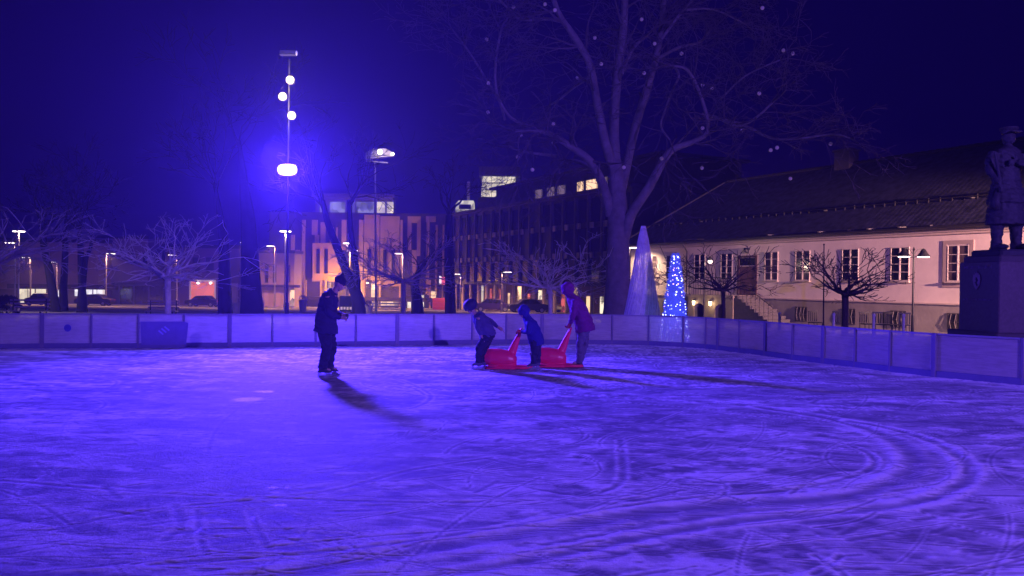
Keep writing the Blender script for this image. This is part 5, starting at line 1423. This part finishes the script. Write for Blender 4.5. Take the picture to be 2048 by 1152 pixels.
# --- child in a hooded blue jacket pushing the first seal
o3 = G(1070, 739); o3.z = 0
J = dict(head=(-.235,1.12), neck=(-.16,.99), chest=(-.08,.86), waist=(-.03,.72), hip=(.0,.60),
         arms=[((-.13,.92),(-.15,.74),(-.27,.735),(-1,.1),(.1,-1)), ((-.13,.92),(-.14,.73),(-.26,.725),(-1,.1),(.1,-1))],
         legs=[((.0,.58),(-.02,.34),(-.03,.12)), ((.02,.58),(.05,.34),(.045,.12))],
         hem=[(.035,.47,.145,.155),(.02,.54,.155,.165),(-.01,.66,.15,.17),(-.05,.78,.14,.165),(-.10,.89,.125,.155),(-.15,.97,.09,.11),(-.17,1.01,.08,.09)])
kid2, T3_ = person('child in a hooded bright blue jacket pushing the red seal by its tail', o3, J,
   dict(f=-1, s=.78, hs=.92, tilt=24, jacket=mat('bright_blue_cloth',(.015,.012,.22),.85,var=.15,scale=7,bump=.3), trousers=navy, boot=mat('kid_boot',(.1,.09,.16)), skates=True, hood=True, glove=mat('red_glove',(.45,.03,.06),.8), hy=.05, elb=.06, leg=1.15))
# --- adult in a purple hooded coat pushing the second seal
o4 = G(1160, 734); o4.z = 0
J = dict(head=(-.275,1.545), neck=(-.20,1.41), chest=(-.07,1.20), waist=(.03,1.0), hip=(.08,.87),
         arms=[((-.13,1.34),(-.17,1.05),(-.22,.87),(-.5,-.85),(-.6,.2)), ((-.13,1.34),(-.15,1.04),(-.20,.86),(-.5,-.85),(-.6,.2))],
         legs=[((.06,.85),(-.01,.47),(-.02,.10)), ((.10,.85),(.10,.46),(.0,.10))],
         hem=[(.105,.72,.205,.225),(.09,.80,.20,.22),(.04,.96,.185,.21),(-.02,1.10,.175,.21),(-.08,1.24,.16,.20),(-.15,1.35,.13,.17),(-.20,1.42,.10,.11)])
woman, T4_ = person('adult in a purple hooded coat bending to push a red seal', o4, J,
   dict(f=-1, s=.96, tilt=24, jacket=mat('purple_cloth',(.17,.012,.16),.85,var=.2,scale=7,bump=.3), trousers=mat('grey_trousers',(.11,.09,.16),.85), boot=mat('dark_shoe',(.015,.012,.03),.5), skates=False, hood=True, glove=mat('wine_glove',(.30,.02,.06),.8), hy=.05, elb=.05, leg=.98))
bs_ = MB(); bs_.tube([Vector((.09,.17,.86)),Vector((.06,.2,1.02)),Vector((.02,.2,1.2)),Vector((-.08,.16,1.40)),Vector((-.14,.06,1.43))], .016, 6); bs_.build('strap', blackc, woman)
# --- red seal skating aids
def seal(origin, label):
    r = thing('skating_seal', label, 'skating aid', origin, 0, 'red seal skating aids')
    red = mat('red_plastic', (.95,.02,.12), .38, var=.05, scale=3)
    b_ = MB()
    # rounded body, blunt head to the left, sides slightly wider at the floor
    b_.sweep([(Vector((-.34,0,.24)),.06,.06,(1,0,0)),(Vector((-.31,0,.22)),.13,.12,(1,0,0)),(Vector((-.20,0,.205)),.178,.165,(1,0,0)),(Vector((-.02,0,.20)),.185,.18,(1,0,0)),(Vector((.16,0,.185)),.165,.17,(1,0,0)),(Vector((.26,0,.17)),.14,.14,(1,0,0)),(Vector((.32,0,.15)),.08,.09,(1,0,0))], 20)
    b_.sweep([(Vector((.17,0,.20)),.10,.075,(.35,0,1)),(Vector((.24,0,.36)),.085,.055,(.45,0,1)),(Vector((.31,0,.54)),.06,.04,(.42,0,1)),(Vector((.375,0,.70)),.036,.032,(.4,0,1)),(Vector((.40,0,.77)),.022,.03,(.4,0,1))], 16)
    b_.tube([(.40,-.15,.765),(.41,-.06,.785),(.41,.06,.785),(.40,.15,.765)], .019, 10)
    b_.bbox((-.30,-.19,.0),(.30,.19,.07),.04)
    remesh(b_, 'body', red, r, .012, 5)
    fl3 = MB()   # flat tail flippers on the ice behind
    fl3.prism([(.24,-.16),(.42,-.19),(.60,-.17),(.66,-.10),(.60,-.04),(.60,.04),(.66,.10),(.60,.17),(.42,.19),(.24,.16)], .006, .06, 'z'); 
    fo = fl3.build('tail_flipper', red, r); bv = fo.modifiers.new('b','BEVEL'); bv.width=.02; bv.segments=3
    for sy in (-1,1):
        q = MB(); q.ell((-.16,sy*.2,.07), (.12,.08,.03), 14, 8, Matrix.Rotation(R(20*sy),3,'Z')); q.build('side_flipper', red, r, smooth=True)
        MB().ell((-.315,sy*.07,.30), (.014,.014,.014), 8, 6).build('eye', mat('eye_dark',(.03,.02,.02)), r)
    q = MB(); q.tube([(-.245,0,.37),(-.245,0,.41),(-.235,0,.425)], [.014,.012,.016], 8); q.build('knob', red, r)
    MB().ell((-.395,0,.25), (.025,.035,.025), 10, 7).build('nose', mat('seal_nose',(.05,.01,.02),.4), r)
    return r
s1 = G(1010, 740); s1.z = 0.004
s2 = G(1105, 740); s2.z = 0.004
sl1 = seal((o3.x-.675, 15.60, .004), 'red plastic seal between the helmeted child and the blue hooded child')
sl2 = copy_tree(sl1); sl2.location = (o4.x-.60, 16.02, .004); sl2['label'] = 'red plastic seal pushed by the adult in purple'

# ================================================================== HAZE: thin winter mist
hz = MB(); hz.box((-268,-64,-5),(268,304,26))
hm_ = bpy.data.materials.new('mist'); hm_.use_nodes = True; nt = hm_.node_tree
for q in list(nt.nodes): nt.nodes.remove(q)
out = nt.nodes.new('ShaderNodeOutputMaterial'); pv = nt.nodes.new('ShaderNodeVolumePrincipled')
pv.inputs['Color'].default_value = (.74,.70,1,1); pv.inputs['Density'].default_value = .0015; pv.inputs['Anisotropy'].default_value = .55
nt.links.new(pv.outputs[0], out.inputs['Volume'])
ho = hz.build('haze', hm_); tag(ho, 'thin winter mist glowing round the lamps', None, None, 'stuff')
ho.visible_shadow = True
for o in WS + [house, db, tw, by, tb, lx, sA, sB, sC]:
    if 'world_space' in o: del o['world_space']
